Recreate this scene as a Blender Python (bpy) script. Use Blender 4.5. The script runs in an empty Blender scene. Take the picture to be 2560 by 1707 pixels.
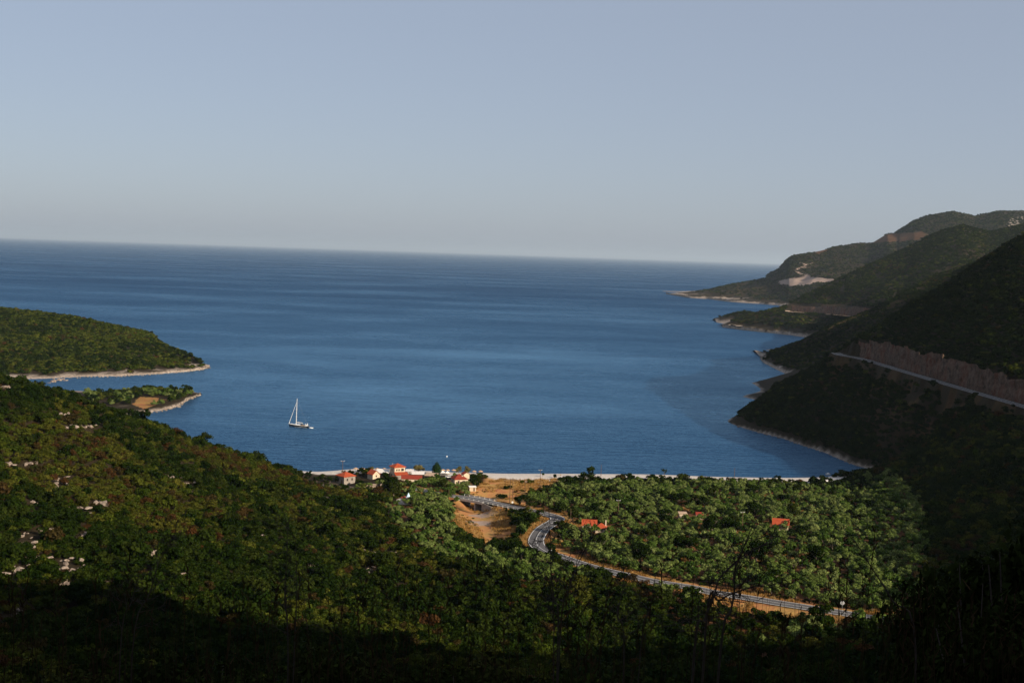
import bpy, bmesh, math, random
import numpy as np
from mathutils import Vector, Matrix
from mathutils.bvhtree import BVHTree

SC = bpy.context.scene
COL = SC.collection
rng = np.random.default_rng(7)
random.seed(7)

# ------------------------------------------------------------------ camera
FPX, CX, CY, CAMH = 3129.0, 1280.0, 853.5, 130.0
PITCH, ROLL = math.atan(219 / FPX), math.radians(1.93)
_F = np.array([0, math.cos(PITCH), -math.sin(PITCH)])
_U0 = np.array([0, math.sin(PITCH), math.cos(PITCH)])
_R0 = np.array([1.0, 0, 0])
_R = math.cos(ROLL) * _R0 + math.sin(ROLL) * _U0
_U = -math.sin(ROLL) * _R0 + math.cos(ROLL) * _U0
CAM = np.array([0, 0, CAMH])
cam_data = bpy.data.cameras.new('camera')
cam_data.sensor_width = 36.0
cam_data.lens = FPX * 36.0 / 2560.0
cam_data.clip_start = 0.1
cam_data.clip_end = 400000.0
cam = bpy.data.objects.new('camera', cam_data)
COL.objects.link(cam)
cam.matrix_world = Matrix(((_R[0], _U[0], -_F[0], CAM[0]), (_R[1], _U[1], -_F[1], CAM[1]),
                           (_R[2], _U[2], -_F[2], CAM[2]), (0, 0, 0, 1)))
SC.camera = cam

# ------------------------------------------------------------------ sky and sun
SUN_EL, SUN_AZ = math.radians(23.0), math.radians(132.0)      # azimuth from +Y towards +X
SUN_DIR = Vector((math.cos(SUN_EL) * math.sin(SUN_AZ), math.cos(SUN_EL) * math.cos(SUN_AZ), math.sin(SUN_EL)))
world = bpy.data.worlds.new('World')
SC.world = world
world.use_nodes = True
wn = world.node_tree
bg = wn.nodes['Background']
sky = wn.nodes.new('ShaderNodeTexSky')
sky.sky_type = 'NISHITA'
sky.sun_disc = False
sky.sun_elevation = SUN_EL
sky.sun_rotation = SUN_AZ
sky.altitude = 100
sky.air_density = 0.7
sky.dust_density = 1.5
sky.ozone_density = 0.4
veil = wn.nodes.new('ShaderNodeMix'); veil.data_type = 'RGBA'           # even summer haze over the whole sky
veil.inputs[0].default_value = 0.68
veil.inputs[7].default_value = (0.338 / 0.12, 0.378 / 0.12, 0.462 / 0.12, 1)
wn.links.new(sky.outputs[0], veil.inputs[6])
wn.links.new(veil.outputs[2], bg.inputs[0])
bg.inputs[1].default_value = 0.103
sun_data = bpy.data.lights.new('sun', 'SUN')
sun_data.energy = 5.0
sun_data.angle = math.radians(0.53)
sun_data.color = (1.0, 0.86, 0.68)
sun = bpy.data.objects.new('sun', sun_data)
COL.objects.link(sun)
sun.rotation_euler = SUN_DIR.to_track_quat('Z', 'Y').to_euler()
sun.location = (0, 0, 600)
SC.view_settings.view_transform = 'Standard'
SC.view_settings.look = 'None'
SC.view_settings.exposure = 0.35
SC.view_settings.gamma = 1.0
SC.view_settings.use_curve_mapping = False
SC.cycles.use_denoising = True
SC.cycles.max_bounces = 5
SC.cycles.diffuse_bounces = 2
SC.cycles.glossy_bounces = 2
SC.cycles.transmission_bounces = 2
SC.cycles.volume_bounces = 0
SC.cycles.use_adaptive_sampling = False

# ------------------------------------------------------------------ helpers
def ray(px, py):
    d = _F * FPX + _R * (px - CX) + _U * (CY - py)
    return d / np.linalg.norm(d)
def P(px, py, Y):                       # point of the line of sight at distance Y north of the viewpoint
    d = ray(px, py); return CAM + d * (Y / d[1])
def G(px, py, z=0.0):                   # where the line of sight meets level z
    d = ray(px, py); return CAM + d * ((z - CAMH) / d[2])
def proj(p):
    v = np.asarray(p, float) - CAM
    w = v @ _F
    w = np.where(np.abs(w) < 1e-6, 1e-6, w)
    return CX + FPX * (v @ _R) / w, CY - FPX * (v @ _U) / w, w

_lat = rng.random((256, 256))
def vnoise(x, y):
    xi = np.floor(x).astype(int); yi = np.floor(y).astype(int)
    fx = x - xi; fy = y - yi
    fx = fx * fx * (3 - 2 * fx); fy = fy * fy * (3 - 2 * fy)
    g = lambda a, b: _lat[a & 255, b & 255]
    return (g(xi, yi) * (1 - fx) + g(xi + 1, yi) * fx) * (1 - fy) + (g(xi, yi + 1) * (1 - fx) + g(xi + 1, yi + 1) * fx) * fy
def fbm(x, y, scale, octv=4, gain=0.5):
    x = np.asarray(x, float) / scale; y = np.asarray(y, float) / scale
    s = 0; a = 1; t = 0
    for k in range(octv):
        s = s + a * (vnoise(x + 17.3 * k, y - 9.1 * k) - 0.5); t += a
        a *= gain; x = x * 2.03; y = y * 2.03
    return s / t * 2

def inpoly(x, y, poly):
    x = np.asarray(x, float); y = np.asarray(y, float)
    c = np.zeros(x.shape, bool)
    n = len(poly); j = n - 1
    for i in range(n):
        xi, yi = poly[i][0], poly[i][1]; xj, yj = poly[j][0], poly[j][1]
        m = ((yi > y) != (yj > y)) & (x < (xj - xi) * (y - yi) / ((yj - yi) if yj != yi else 1e-9) + xi)
        c ^= m; j = i
    return c
def seg_dist(x, y, pts):                # distance to polyline, position along it, signed side
    x = np.asarray(x, float); y = np.asarray(y, float)
    best = np.full(x.shape, 1e9); t_at = np.zeros(x.shape); side = np.zeros(x.shape); s0 = 0
    for a, b in zip(pts[:-1], pts[1:]):
        dx, dy = b[0] - a[0], b[1] - a[1]; L2 = dx * dx + dy * dy + 1e-9
        t = np.clip(((x - a[0]) * dx + (y - a[1]) * dy) / L2, 0, 1)
        d = np.hypot(x - a[0] - t * dx, y - a[1] - t * dy)
        m = d < best
        best = np.where(m, d, best); t_at = np.where(m, s0 + t, t_at)
        side = np.where(m, np.sign(dx * (y - a[1]) - dy * (x - a[0])), side)
        s0 += 1
    return best, t_at, side
def smooth(pts, n=8):
    pts = [np.asarray(p, float) for p in pts]
    out = []
    for i in range(len(pts) - 1):
        p0 = pts[max(i - 1, 0)]; p1 = pts[i]; p2 = pts[i + 1]; p3 = pts[min(i + 2, len(pts) - 1)]
        for k in range(n):
            t = k / n
            out.append(0.5 * ((2 * p1) + (-p0 + p2) * t + (2 * p0 - 5 * p1 + 4 * p2 - p3) * t * t + (-p0 + 3 * p1 - 3 * p2 + p3) * t ** 3))
    out.append(pts[-1])
    return np.array(out)
def resample(pts, n):
    pts = np.asarray(pts, float)
    s = np.concatenate([[0], np.cumsum(np.linalg.norm(np.diff(pts, axis=0), axis=1))])
    u = np.linspace(0, s[-1], n)
    return np.stack([np.interp(u, s, pts[:, k]) for k in range(3)], 1)

def mesh_np(name, v, f, mats=(), smooth_shade=False, mat_idx=None):
    me = bpy.data.meshes.new(name)
    v = np.asarray(v, np.float32); f = np.asarray(f, np.int32)
    n, k = f.shape
    me.vertices.add(len(v)); me.vertices.foreach_set('co', v.ravel())
    me.loops.add(n * k); me.loops.foreach_set('vertex_index', f.ravel())
    me.polygons.add(n)
    me.polygons.foreach_set('loop_start', np.arange(0, n * k, k, dtype=np.int32))
    me.polygons.foreach_set('loop_total', np.full(n, k, np.int32))
    if mat_idx is not None: me.polygons.foreach_set('material_index', np.asarray(mat_idx, np.int32))
    me.update(calc_edges=True)
    for m in mats: me.materials.append(m)
    if smooth_shade: me.polygons.foreach_set('use_smooth', np.ones(n, bool))
    return me
def tag(o, label=None, cat=None, group=None, kind=None):
    for k, val in (('label', label), ('category', cat), ('group', group), ('kind', kind)):
        if val: o[k] = val
    return o
def link(name, me, parent=None, loc=None, rz=None, scale=None):
    o = bpy.data.objects.new(name, me); COL.objects.link(o)
    if parent is not None: o.parent = parent
    if loc is not None: o.location = tuple(float(c) for c in loc)
    if rz is not None: o.rotation_euler = (0, 0, float(rz))
    if scale is not None: o.scale = scale if hasattr(scale, '__len__') else (scale,) * 3
    return o
def empty(name, loc, rz=0.0, label=None, cat=None, group=None):
    o = link(name, None, None, loc, rz); o.empty_display_size = 0.2
    return tag(o, label, cat, group)
def attr(me, name, vals):
    a = me.attributes.new(name, 'FLOAT', 'POINT'); a.data.foreach_set('value', np.asarray(vals, np.float32).ravel())

class MB:                               # collects simple shapes into one mesh
    def __init__(s): s.v = []; s.f = []
    def box(s, c, size, rz=0.0, taper=1.0):
        x, y, z = [q / 2 for q in size]; b = len(s.v); ca, sa = math.cos(rz), math.sin(rz)
        for sz in (-1, 1):
            k = taper if sz > 0 else 1
            for sx, sy in ((-1, -1), (1, -1), (1, 1), (-1, 1)):
                X, Y = sx * x * k, sy * y * k
                s.v.append((c[0] + X * ca - Y * sa, c[1] + X * sa + Y * ca, c[2] + sz * z))
        s.f += [tuple(b + i for i in q) for q in ((3, 2, 1, 0), (4, 5, 6, 7), (0, 1, 5, 4), (1, 2, 6, 5), (2, 3, 7, 6), (3, 0, 4, 7))]
        return s
    def tube(s, pts, radii, n=6, cap=True):
        pts = [Vector(p) for p in pts]; b = len(s.v)
        up = None
        for i, p in enumerate(pts):
            t = (pts[min(i + 1, len(pts) - 1)] - pts[max(i - 1, 0)]).normalized()
            if up is None: up = t.orthogonal().normalized()
            up = (up - t * up.dot(t)).normalized(); w = t.cross(up)
            r = radii[i] if hasattr(radii, '__len__') else radii
            for k in range(n):
                a = 2 * math.pi * k / n
                s.v.append(tuple(p + (up * math.cos(a) + w * math.sin(a)) * r))
        for i in range(len(pts) - 1):
            for k in range(n):
                s.f.append((b + i * n + k, b + i * n + (k + 1) % n, b + (i + 1) * n + (k + 1) % n, b + (i + 1) * n + k))
        if cap:
            s.f.append(tuple(b + k for k in reversed(range(n)))); s.f.append(tuple(b + (len(pts) - 1) * n + k for k in range(n)))
        return s
    def poly(s, vs, fs):
        b = len(s.v); s.v += [tuple(map(float, q)) for q in vs]; s.f += [tuple(b + i for i in q) for q in fs]; return s
    def mesh(s, name, mat, sm=False):
        me = bpy.data.meshes.new(name); me.from_pydata(s.v, [], s.f); me.update()
        if mat: me.materials.append(mat)
        if sm: me.polygons.foreach_set('use_smooth', np.ones(len(me.polygons), bool))
        return me
    def build(s, name, mat, parent=None, loc=None, rz=None, sm=False):
        return link(name, s.mesh(name, mat, sm), parent, loc, rz)

# ------------------------------------------------------------------ materials
def new_mat(name):
    m = bpy.data.materials.new(name); m.use_nodes = True
    nt = m.node_tree; b = nt.nodes['Principled BSDF']
    return m, nt, b
def N(nt, typ, **kw):
    n = nt.nodes.new(typ)
    for k, v in kw.items():
        if k in n.inputs: n.inputs[k].default_value = v
        else: setattr(n, k, v)
    return n
def mixc(nt, fac, a, b):
    n = nt.nodes.new('ShaderNodeMix'); n.data_type = 'RGBA'
    for sock, val in ((n.inputs['Factor'], fac), (n.inputs['A'], a), (n.inputs['B'], b)):
        pass
    ins = [n.inputs[0], n.inputs[6], n.inputs[7]]
    for sock, val in zip(ins, (fac, a, b)):
        if isinstance(val, bpy.types.NodeSocket): nt.links.new(val, sock)
        elif isinstance(val, (int, float)): sock.default_value = val
        else: sock.default_value = (*val, 1)
    return n.outputs[2]
def mathn(nt, op, a, b=None, clamp=False):
    n = nt.nodes.new('ShaderNodeMath'); n.operation = op; n.use_clamp = clamp
    for sock, val in zip(n.inputs, (a, b)):
        if val is None: continue
        if isinstance(val, bpy.types.NodeSocket): nt.links.new(val, sock)
        else: sock.default_value = val
    return n.outputs[0]
def noise(nt, scale, detail=4, rough=0.55, coord='Object', vec=None):
    n = nt.nodes.new('ShaderNodeTexNoise'); n.inputs['Scale'].default_value = scale
    n.inputs['Detail'].default_value = detail; n.inputs['Roughness'].default_value = rough
    if vec is None:
        tc = nt.nodes.new('ShaderNodeTexCoord'); vec = tc.outputs[coord]
    nt.links.new(vec, n.inputs['Vector'])
    return n.outputs['Fac']
def ramp(nt, fac, stops):
    n = nt.nodes.new('ShaderNodeValToRGB'); nt.links.new(fac, n.inputs[0])
    el = n.color_ramp.elements
    while len(el) < len(stops): el.new(0.5)
    for e, (p, c) in zip(el, stops):
        e.position = p; e.color = (*c, 1) if hasattr(c, '__len__') else (c, c, c, 1)
    return n.outputs[0]
def bump(nt, b, h, strength, dist):
    n = nt.nodes.new('ShaderNodeBump'); n.inputs['Strength'].default_value = strength; n.inputs['Distance'].default_value = dist
    nt.links.new(h, n.inputs['Height']); nt.links.new(n.outputs[0], b.inputs['Normal'])
def plain(name, c, rough=0.7, var=0.18, scale=1.5, bmp=0.0, metallic=0.0, spec=0.3):
    m, nt, b = new_mat(name)
    f = noise(nt, scale, 5)
    lo = tuple(q * (1 - var) for q in c); hi = tuple(min(1, q * (1 + var)) for q in c)
    nt.links.new(ramp(nt, f, [(0.3, lo), (0.7, hi)]), b.inputs['Base Color'])
    b.inputs['Roughness'].default_value = rough; b.inputs['Metallic'].default_value = metallic
    b.inputs['Specular IOR Level'].default_value = spec
    if bmp: bump(nt, b, noise(nt, scale * 4, 6), 0.6, bmp)
    return m
def leaf_mat(name, stops, trans=0.2, var=0.45):
    m = bpy.data.materials.new(name); m.use_nodes = True; nt = m.node_tree
    nt.nodes.remove(nt.nodes['Principled BSDF']); out = nt.nodes['Material Output']
    oi = nt.nodes.new('ShaderNodeObjectInfo'); geo = nt.nodes.new('ShaderNodeNewGeometry')
    c = ramp(nt, oi.outputs['Random'], stops)
    k = mathn(nt, 'ADD', mathn(nt, 'MULTIPLY', geo.outputs['Random Per Island'], 2 * var), 1 - var)
    mul = nt.nodes.new('ShaderNodeVectorMath'); mul.operation = 'SCALE'
    nt.links.new(c, mul.inputs[0]); nt.links.new(k, mul.inputs['Scale'])
    d = nt.nodes.new('ShaderNodeBsdfDiffuse'); t = nt.nodes.new('ShaderNodeBsdfTranslucent'); mx = nt.nodes.new('ShaderNodeMixShader')
    nt.links.new(mul.outputs[0], d.inputs[0]); nt.links.new(mul.outputs[0], t.inputs[0])
    mx.inputs[0].default_value = trans
    nt.links.new(d.outputs[0], mx.inputs[1]); nt.links.new(t.outputs[0], mx.inputs[2])
    nt.links.new(mx.outputs[0], out.inputs[0])
    return m
# ------------------------------------------------------------------ sea
def sea_material():
    m, nt, b = new_mat('sea_water')
    geo = nt.nodes.new('ShaderNodeNewGeometry')
    def mapped(sx, sy, rot=0.0):
        mp = nt.nodes.new('ShaderNodeMapping'); mp.inputs['Scale'].default_value = (sx, sy, 1); mp.inputs['Rotation'].default_value = (0, 0, rot)
        nt.links.new(geo.outputs['Position'], mp.inputs['Vector']); return mp.outputs[0]
    swell = noise(nt, 1.0, 2, 0.5, vec=mapped(0.006, 0.075, 0.02))
    chop = noise(nt, 1.0, 4, 0.6, vec=mapped(0.035, 0.22, -0.02))
    rip = noise(nt, 1.0, 3, 0.6, vec=mapped(0.9, 1.5))
    slick = noise(nt, 1.0, 4, 0.6, vec=mapped(0.0015, 0.0025, 0.4))
    calm = ramp(nt, slick, [(0.36, 1.0), (0.68, 0.45)])
    h = mathn(nt, 'ADD', mathn(nt, 'ADD', mathn(nt, 'MULTIPLY', swell, 2.2), mathn(nt, 'MULTIPLY', chop, 3.6)), mathn(nt, 'MULTIPLY', rip, 0.22))
    h = mathn(nt, 'MULTIPLY', h, calm)
    nt.nodes.remove(b); out = nt.nodes['Material Output']
    bn = nt.nodes.new('ShaderNodeBump'); bn.inputs['Strength'].default_value = 1.0; bn.inputs['Distance'].default_value = 1.0
    nt.links.new(h, bn.inputs['Height'])
    deep = mixc(nt, ramp(nt, slick, [(0.35, 0.0), (0.7, 1.0)]), (0.0006, 0.028, 0.088), (0.0008, 0.031, 0.093))
    df = nt.nodes.new('ShaderNodeBsdfDiffuse'); nt.links.new(deep, df.inputs[0])
    gl = nt.nodes.new('ShaderNodeBsdfGlossy'); gl.inputs['Color'].default_value = (0.50, 0.81, 1.0, 1); nt.links.new(bn.outputs[0], gl.inputs['Normal'])
    nt.links.new(ramp(nt, slick, [(0.35, 0.34), (0.68, 0.22)]), gl.inputs['Roughness'])
    fr_ = nt.nodes.new('ShaderNodeFresnel'); fr_.inputs['IOR'].default_value = 1.333; nt.links.new(bn.outputs[0], fr_.inputs['Normal'])
    # wave slopes turn most facets away from grazing, so only part of the flat-water reflection is left
    fac = mathn(nt, 'MULTIPLY', fr_.outputs[0], ramp(nt, slick, [(0.36, 0.56), (0.50, 0.70), (0.66, 1.0)]))
    fac = mathn(nt, 'MINIMUM', fac, ramp(nt, slick, [(0.36, 0.25), (0.50, 0.30), (0.62, 0.40), (0.72, 0.46)]))
    # the sheltered bay is smoother than the open sea and mirrors more of the sky
    sep = nt.nodes.new('ShaderNodeSeparateXYZ'); nt.links.new(geo.outputs['Position'], sep.inputs[0])
    mr = nt.nodes.new('ShaderNodeMapRange'); nt.links.new(sep.outputs['Y'], mr.inputs[0]); mr.interpolation_type = 'SMOOTHSTEP'
    for k_, v_ in ((1, 700.0), (2, 4200.0), (3, 1.6), (4, 0.74)): mr.inputs[k_].default_value = v_
    fac = mathn(nt, 'MULTIPLY', fac, mr.outputs[0])
    mx = nt.nodes.new('ShaderNodeMixShader'); nt.links.new(fac, mx.inputs[0]); nt.links.new(df.outputs[0], mx.inputs[1]); nt.links.new(gl.outputs[0], mx.inputs[2])
    nt.links.new(mx.outputs[0], out.inputs[0])
    return m
sea = link('sea', mesh_np('sea', [(-150000, -2000, 0), (150000, -2000, 0), (150000, 200000, 0), (-150000, 200000, 0)], [(0, 1, 2, 3)], [sea_material()]))
tag(sea, kind='structure')

# ------------------------------------------------------------------ near land: viewpoint hill, left spur, valley, beach, right hill
SHORE = [(640, 1164), (697, 1168), (871, 1175), (1088, 1178), (1197, 1182), (1415, 1184), (1633, 1186), (1850, 1193), (1959, 1194), (2068, 1191), (2177, 1183), (2212, 1180)]
HILL_SHORE = [(1823, 1050), (1850, 1066), (1900, 1081), (1960, 1096), (2000, 1110), (2060, 1130), (2120, 1155), (2190, 1174)]
ROAD_A = [G(2089, 882, 60), G(2105, 888, 59.5), G(2155, 897, 59), G(2242, 923, 58), G(2340, 952, 57), G(2449, 984, 55), G(2560, 1016, 53), G(2660, 1046, 52), G(2800, 1090, 50)]
def valley_z(Y): return 2.2 + 0.024 * np.maximum(0, 735 - Y)
cp = []
add = lambda x, y, z: cp.append((float(x), float(y), float(z)))
for px, py in SHORE:
    p = G(px, py); add(p[0], p[1], -0.1); add(p[0] - (0 if px < 2050 else 25), p[1] + (45 if px < 2050 else 12), -6 if px < 2050 else -2); add(p[0], p[1] - 13, 2.4)
for px, py in HILL_SHORE:
    p = G(px, py); add(p[0], p[1], 0.3); (add(p[0] - 40, p[1] - 6, -9) if px < 2080 else None); None
for px, py in ((1870, 995), (1905, 975)):
    p = G(px, py); add(p[0], p[1], 0.3); add(p[0] - 40, p[1], -9)
for Y in (690, 640, 590, 540, 490, 450):                     # flat valley floor
    for px in (1000, 1200, 1400, 1650, 1900, 2130):
        x = (px - CX) / FPX * Y
        if px == 1000 and Y < 540: continue
        add(x, Y, valley_z(Y))
for px, py, Y in ((-320, 850, 520), (-150, 890, 535), (0, 955, 555), (141, 993, 570), (272, 1043, 590), (375, 1086, 605), (490, 1119, 625), (599, 1148, 645), (660, 1180, 660), (740, 1208, 665), (850, 1234, 650)):
    p = P(px, py, Y); add(*p); add(p[0] * 1.2, Y + 95, -9 if px > 260 else p[2] - 55)
for px, py, Y in ((0, 1100, 480), (0, 1250, 415), (0, 1450, 345), (0, 1600, 300), (250, 1150, 500), (250, 1300, 425), (250, 1480, 345), (500, 1200, 540), (500, 1330, 455), (500, 1480, 375), (720, 1260, 560), (720, 1380, 470), (720, 1500, 395), (900, 1330, 535), (920, 1440, 450), (950, 1560, 380),
                  (1150, 1500, 440), (1150, 1620, 370), (1400, 1560, 415), (1700, 1590, 408), (2000, 1600, 400), (1400, 1680, 350), (1800, 1690, 350), (300, 1640, 290), (600, 1640, 310)):
    add(*P(px, py, Y))
for q in ((0, 0, 128.2), (-30, 0, 127.5), (30, 0, 129), (0, 8, 125.6), (-12, 12, 123.2), (12, 12, 123.6), (0, 15, 122.4), (0, 25, 116.5), (-60, 0, 128), (60, 0, 135), (-60, 60, 92), (0, 60, 95), (60, 60, 106), (-150, 100, 88), (0, 120, 71), (90, 120, 88), (-250, 150, 90),
          (-60, 220, 47), (60, 220, 47), (130, 220, 66), (-170, 230, 62), (150, 320, 42), (190, 420, 26), (230, 320, 60), (200, 520, 18), (225, 620, 20), (250, 720, 28), (300, 620, 55), (290, 500, 58), (340, 400, 92),
          (0, -80, 182), (-150, -80, 185), (120, -60, 202), (200, -75, 256), (290, -20, 256), (335, 20, 228), (400, 75, 192), (440, 150, 176), (480, 300, 172), (495, 441, 170), (505, 600, 178), (600, -60, 268), (520, 800, 190), (300, -300, 338), (0, -300, 312), (-300, -300, 300), (-500, 0, 170), (-600, 300, 130), (-650, 600, 90), (700, 0, 318), (760, 500, 330), (760, 900, 280), (700, 1250, 250)):  # unseen ridges behind and at right, heights shaped to cast the valley shade
    add(*q)
for p in ROAD_A[1:]:
    add(p[0], p[1], p[2]); add(p[0] + 18, p[1] + 6, p[2] + 14)
for px, py in HILL_SHORE[2:]:                              # an even slope between shore and road
    p = G(px, py); q_ = min(ROAD_A[1:], key=lambda r_: abs(r_[1] - p[1] - 10))
    for f_ in (0.35, 0.68): add(p[0] + (q_[0] - p[0]) * f_, p[1] + 6, q_[2] * f_)
for px, py, Y in ((1838, 1040, 1035), (1882, 1012, 1055), (1960, 958, 1062), (2040, 918, 1062), (2100, 889, 1052)):
    p = P(px, py, Y); add(*p); add(p[0], Y + 70, p[2] - 30)
for px, py, Y in ((2165, 848, 1010), (2227, 800, 1050), (2266, 781, 1060), (2344, 741, 1075), (2426, 680, 1090), (2540, 613, 1105), (2640, 570, 1110)):
    p = P(px, py, Y); add(*p); add(p[0] + 10, Y + 110, p[2] - 55)
cp = np.array(cp)
def rbf_fit(pts, c=22.0, reg=1e-3):
    X = pts[:, :2] / 100.0; n = len(X); cc = (c / 100) ** 2
    K = -np.sqrt(((X[:, None] - X[None]) ** 2).sum(-1) + cc) - reg * np.eye(n) * 0
    K = K + np.eye(n) * reg
    Pm = np.c_[np.ones(n), X]
    A = np.block([[K, Pm], [Pm.T, np.zeros((3, 3))]])
    w = np.linalg.solve(A, np.r_[pts[:, 2], np.zeros(3)])
    def ev(x, y):
        x = np.asarray(x, float).ravel() / 100; y = np.asarray(y, float).ravel() / 100
        out = np.empty(len(x))
        for i in range(0, len(x), 20000):
            xs = x[i:i + 20000]; ys = y[i:i + 20000]
            k = -np.sqrt((xs[:, None] - X[None, :, 0]) ** 2 + (ys[:, None] - X[None, :, 1]) ** 2 + cc)
            out[i:i + 20000] = k @ w[:n] + w[n] + w[n + 1] * xs + w[n + 2] * ys
        return out
    return ev
near_ev = rbf_fit(cp)

# valley road and other ground polygons, taken from the photograph and laid on the valley floor
def GV(px, py):                         # the line of sight on the valley floor
    z = 5.0
    for _ in range(6):
        p = G(px, py, z); z = float(valley_z(p[1]))
    return p
ROAD_PX = [(1040, 1226), (1100, 1240), (1148, 1248), (1200, 1257), (1238, 1264), (1276, 1271), (1315, 1278), (1353, 1286), (1383, 1294), (1394, 1301), (1384, 1310), (1366, 1320), (1353, 1331), (1344, 1344), (1340, 1356), (1343, 1367), (1356, 1378), (1373, 1387), (1399, 1396), (1430, 1407), (1468, 1419), (1506, 1429), (1544, 1438), (1583, 1447), (1621, 1456), (1659, 1463), (1729, 1474), (1772, 1484), (1820, 1492), (1872, 1500), (1930, 1510), (1987, 1519), (2044, 1528), (2102, 1537), (2159, 1547), (2216, 1557), (2271, 1566), (2400, 1590)]
ROAD = smooth([GV(*q) for q in ROAD_PX], 4)
ROAD[:, 2] = np.convolve(np.pad(ROAD[:, 2], 8, mode='edge'), np.ones(17) / 17, 'valid') + 0.9
ROAD[:, 2] += 0.7 * np.exp(-((ROAD[:, 0] - GV(1185, 1254)[0]) / 16.0) ** 2)        # the bridge rises a little
ROADA = smooth(ROAD_A, 8)
D = 1.0884
poly = lambda pts: [GV(x * D, y * D)[:2] for x, y in pts]
BED = poly([(1050, 1160), (1150, 1168), (1178, 1190), (1188, 1215), (1165, 1236), (1110, 1240), (1068, 1228), (1040, 1205), (1040, 1175)])
FIELD = poly([(1075, 1152), (1072, 1135), (1102, 1112), (1112, 1098), (1200, 1103), (1292, 1093), (1345, 1096), (1300, 1112), (1255, 1124), (1205, 1140), (1212, 1156), (1290, 1180), (1200, 1172), (1100, 1158)])
BEACH_BACK = [(600, 1073), (740, 1086), (830, 1087), (960, 1089), (1090, 1094), (1160, 1103), (1230, 1107), (1300, 1106), (1500, 1106), (1700, 1111), (1900, 1115), (2000, 1108), (2040, 1098)]
BACK = [GV(x * D, y * D)[:2] for x, y in BEACH_BACK]
SHORE_W = [G(px, py)[:2] for px, py in SHORE]
BEACH = [(-190, 770)] + [(p[0], p[1] + (40 if p[0] < 150 else 6)) for p in SHORE_W] + [(BACK[-1][0] + 6, BACK[-1][1])] + BACK[::-1]
GROVE = poly([(1200, 1152), (1225, 1143), (1300, 1124), (1400, 1112), (1600, 1115), (1900, 1123), (2040, 1124), (2120, 1200), (2130, 1440), (2080, 1428), (1900, 1398), (1650, 1360), (1500, 1326), (1400, 1308), (1300, 1282), (1262, 1262), (1258, 1240), (1300, 1212), (1300, 1180), (1240, 1166)])
GROVE_W = poly([(878, 1165), (935, 1140), (960, 1120), (1010, 1100), (1092, 1106), (1098, 1122), (1062, 1140), (1046, 1158), (1044, 1200), (1035, 1235), (1060, 1260), (1180, 1268), (1222, 1290), (1330, 1318), (1380, 1345), (1200, 1345), (1060, 1310), (960, 1255), (900, 1205)])
GROVE_S = poly([(1480, 1345), (1620, 1372), (1800, 1402), (1950, 1428), (2100, 1455), (2110, 1568), (1750, 1568), (1640, 1500), (1520, 1400)])

def axis(lo, hi, flo, fhi, fine, coarse):
    a = list(np.arange(flo, fhi + 0.01, fine))
    x = flo; st = fine
    left = []
    while x > lo: st = min(coarse, st * 1.25); x -= st; left.append(x)
    x = a[-1]; st = fine; right = []
    while x < hi: st = min(coarse, st * 1.25); x += st; right.append(x)
    return np.array(left[::-1] + a + right)
gx = axis(-900, 950, -235, 400, 2.6, 22); gy = axis(-520, 1330, 280, 1100, 2.6, 20)
XX, YY = np.meshgrid(gx, gy)
ZZ = near_ev(XX, YY).reshape(XX.shape)
px_, py_, pw_ = proj(np.stack([XX, YY, ZZ], -1))
ldist, _, _ = seg_dist(XX, YY, [(p[0], p[1]) for p in SHORE_W])
flat = inpoly(XX, YY, [(-40, 735), (-75, 690), (-60, 620), (-40, 540), (20, 470), (60, 440), (150, 425), (165, 520), (185, 640), (205, 735)]) | inpoly(XX, YY, BEACH)
hillness = np.clip((ZZ - valley_z(YY) - 6) / 30, 0, 1) * (~flat)
ZZ = ZZ + fbm(XX, YY, 60, 5) * 5.0 * hillness + fbm(XX + 500, YY, 14, 3) * 1.6 * hillness * np.clip((np.hypot(XX, YY) - 40) / 80, 0, 1)
far_r = np.clip((np.hypot(XX, YY) - 130) / 80, 0, 1) * ((XX > 170) | (YY < 20)) * (YY < 520)
ZZ = ZZ + fbm(XX + 90, YY - 40, 75, 4, 0.6) * 20 * far_r  # roughens the unseen ridges so the edge of their shadow is irregular
rel = inpoly(XX, YY, GROVE) | inpoly(XX, YY, GROVE_W) | inpoly(XX, YY, FIELD)
ZZ = np.where(flat & (ldist > 14) & ~inpoly(XX, YY, BEACH), 0.15 * ZZ + 0.85 * valley_z(YY) + fbm(XX, YY, 22, 3) * 0.35, ZZ)
# river bed under the bridge
bd, _, _ = seg_dist(XX, YY, [q for q in (GV(1195, 1238)[:2], GV(1190, 1262)[:2], GV(1215, 1300)[:2], GV(1235, 1345)[:2], GV(1225, 1400)[:2])])
ZZ -= 3.4 * np.exp(-(bd / 11.0) ** 2) * (YY < 668)
# valley road bench
rd, rt, rs = seg_dist(XX, YY, ROAD)
rz = np.interp(rt, np.arange(len(ROAD)), ROAD[:, 2])
k = np.clip((rd - 4.6) / 7.0, 0, 1); k = k * k * (3 - 2 * k)
onbridge = np.exp(-(bd / 7.5) ** 6)
k = np.maximum(k, onbridge)
ZZ = np.where(rd < 12, (rz - 0.25) * (1 - k) + ZZ * k, ZZ)
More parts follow.
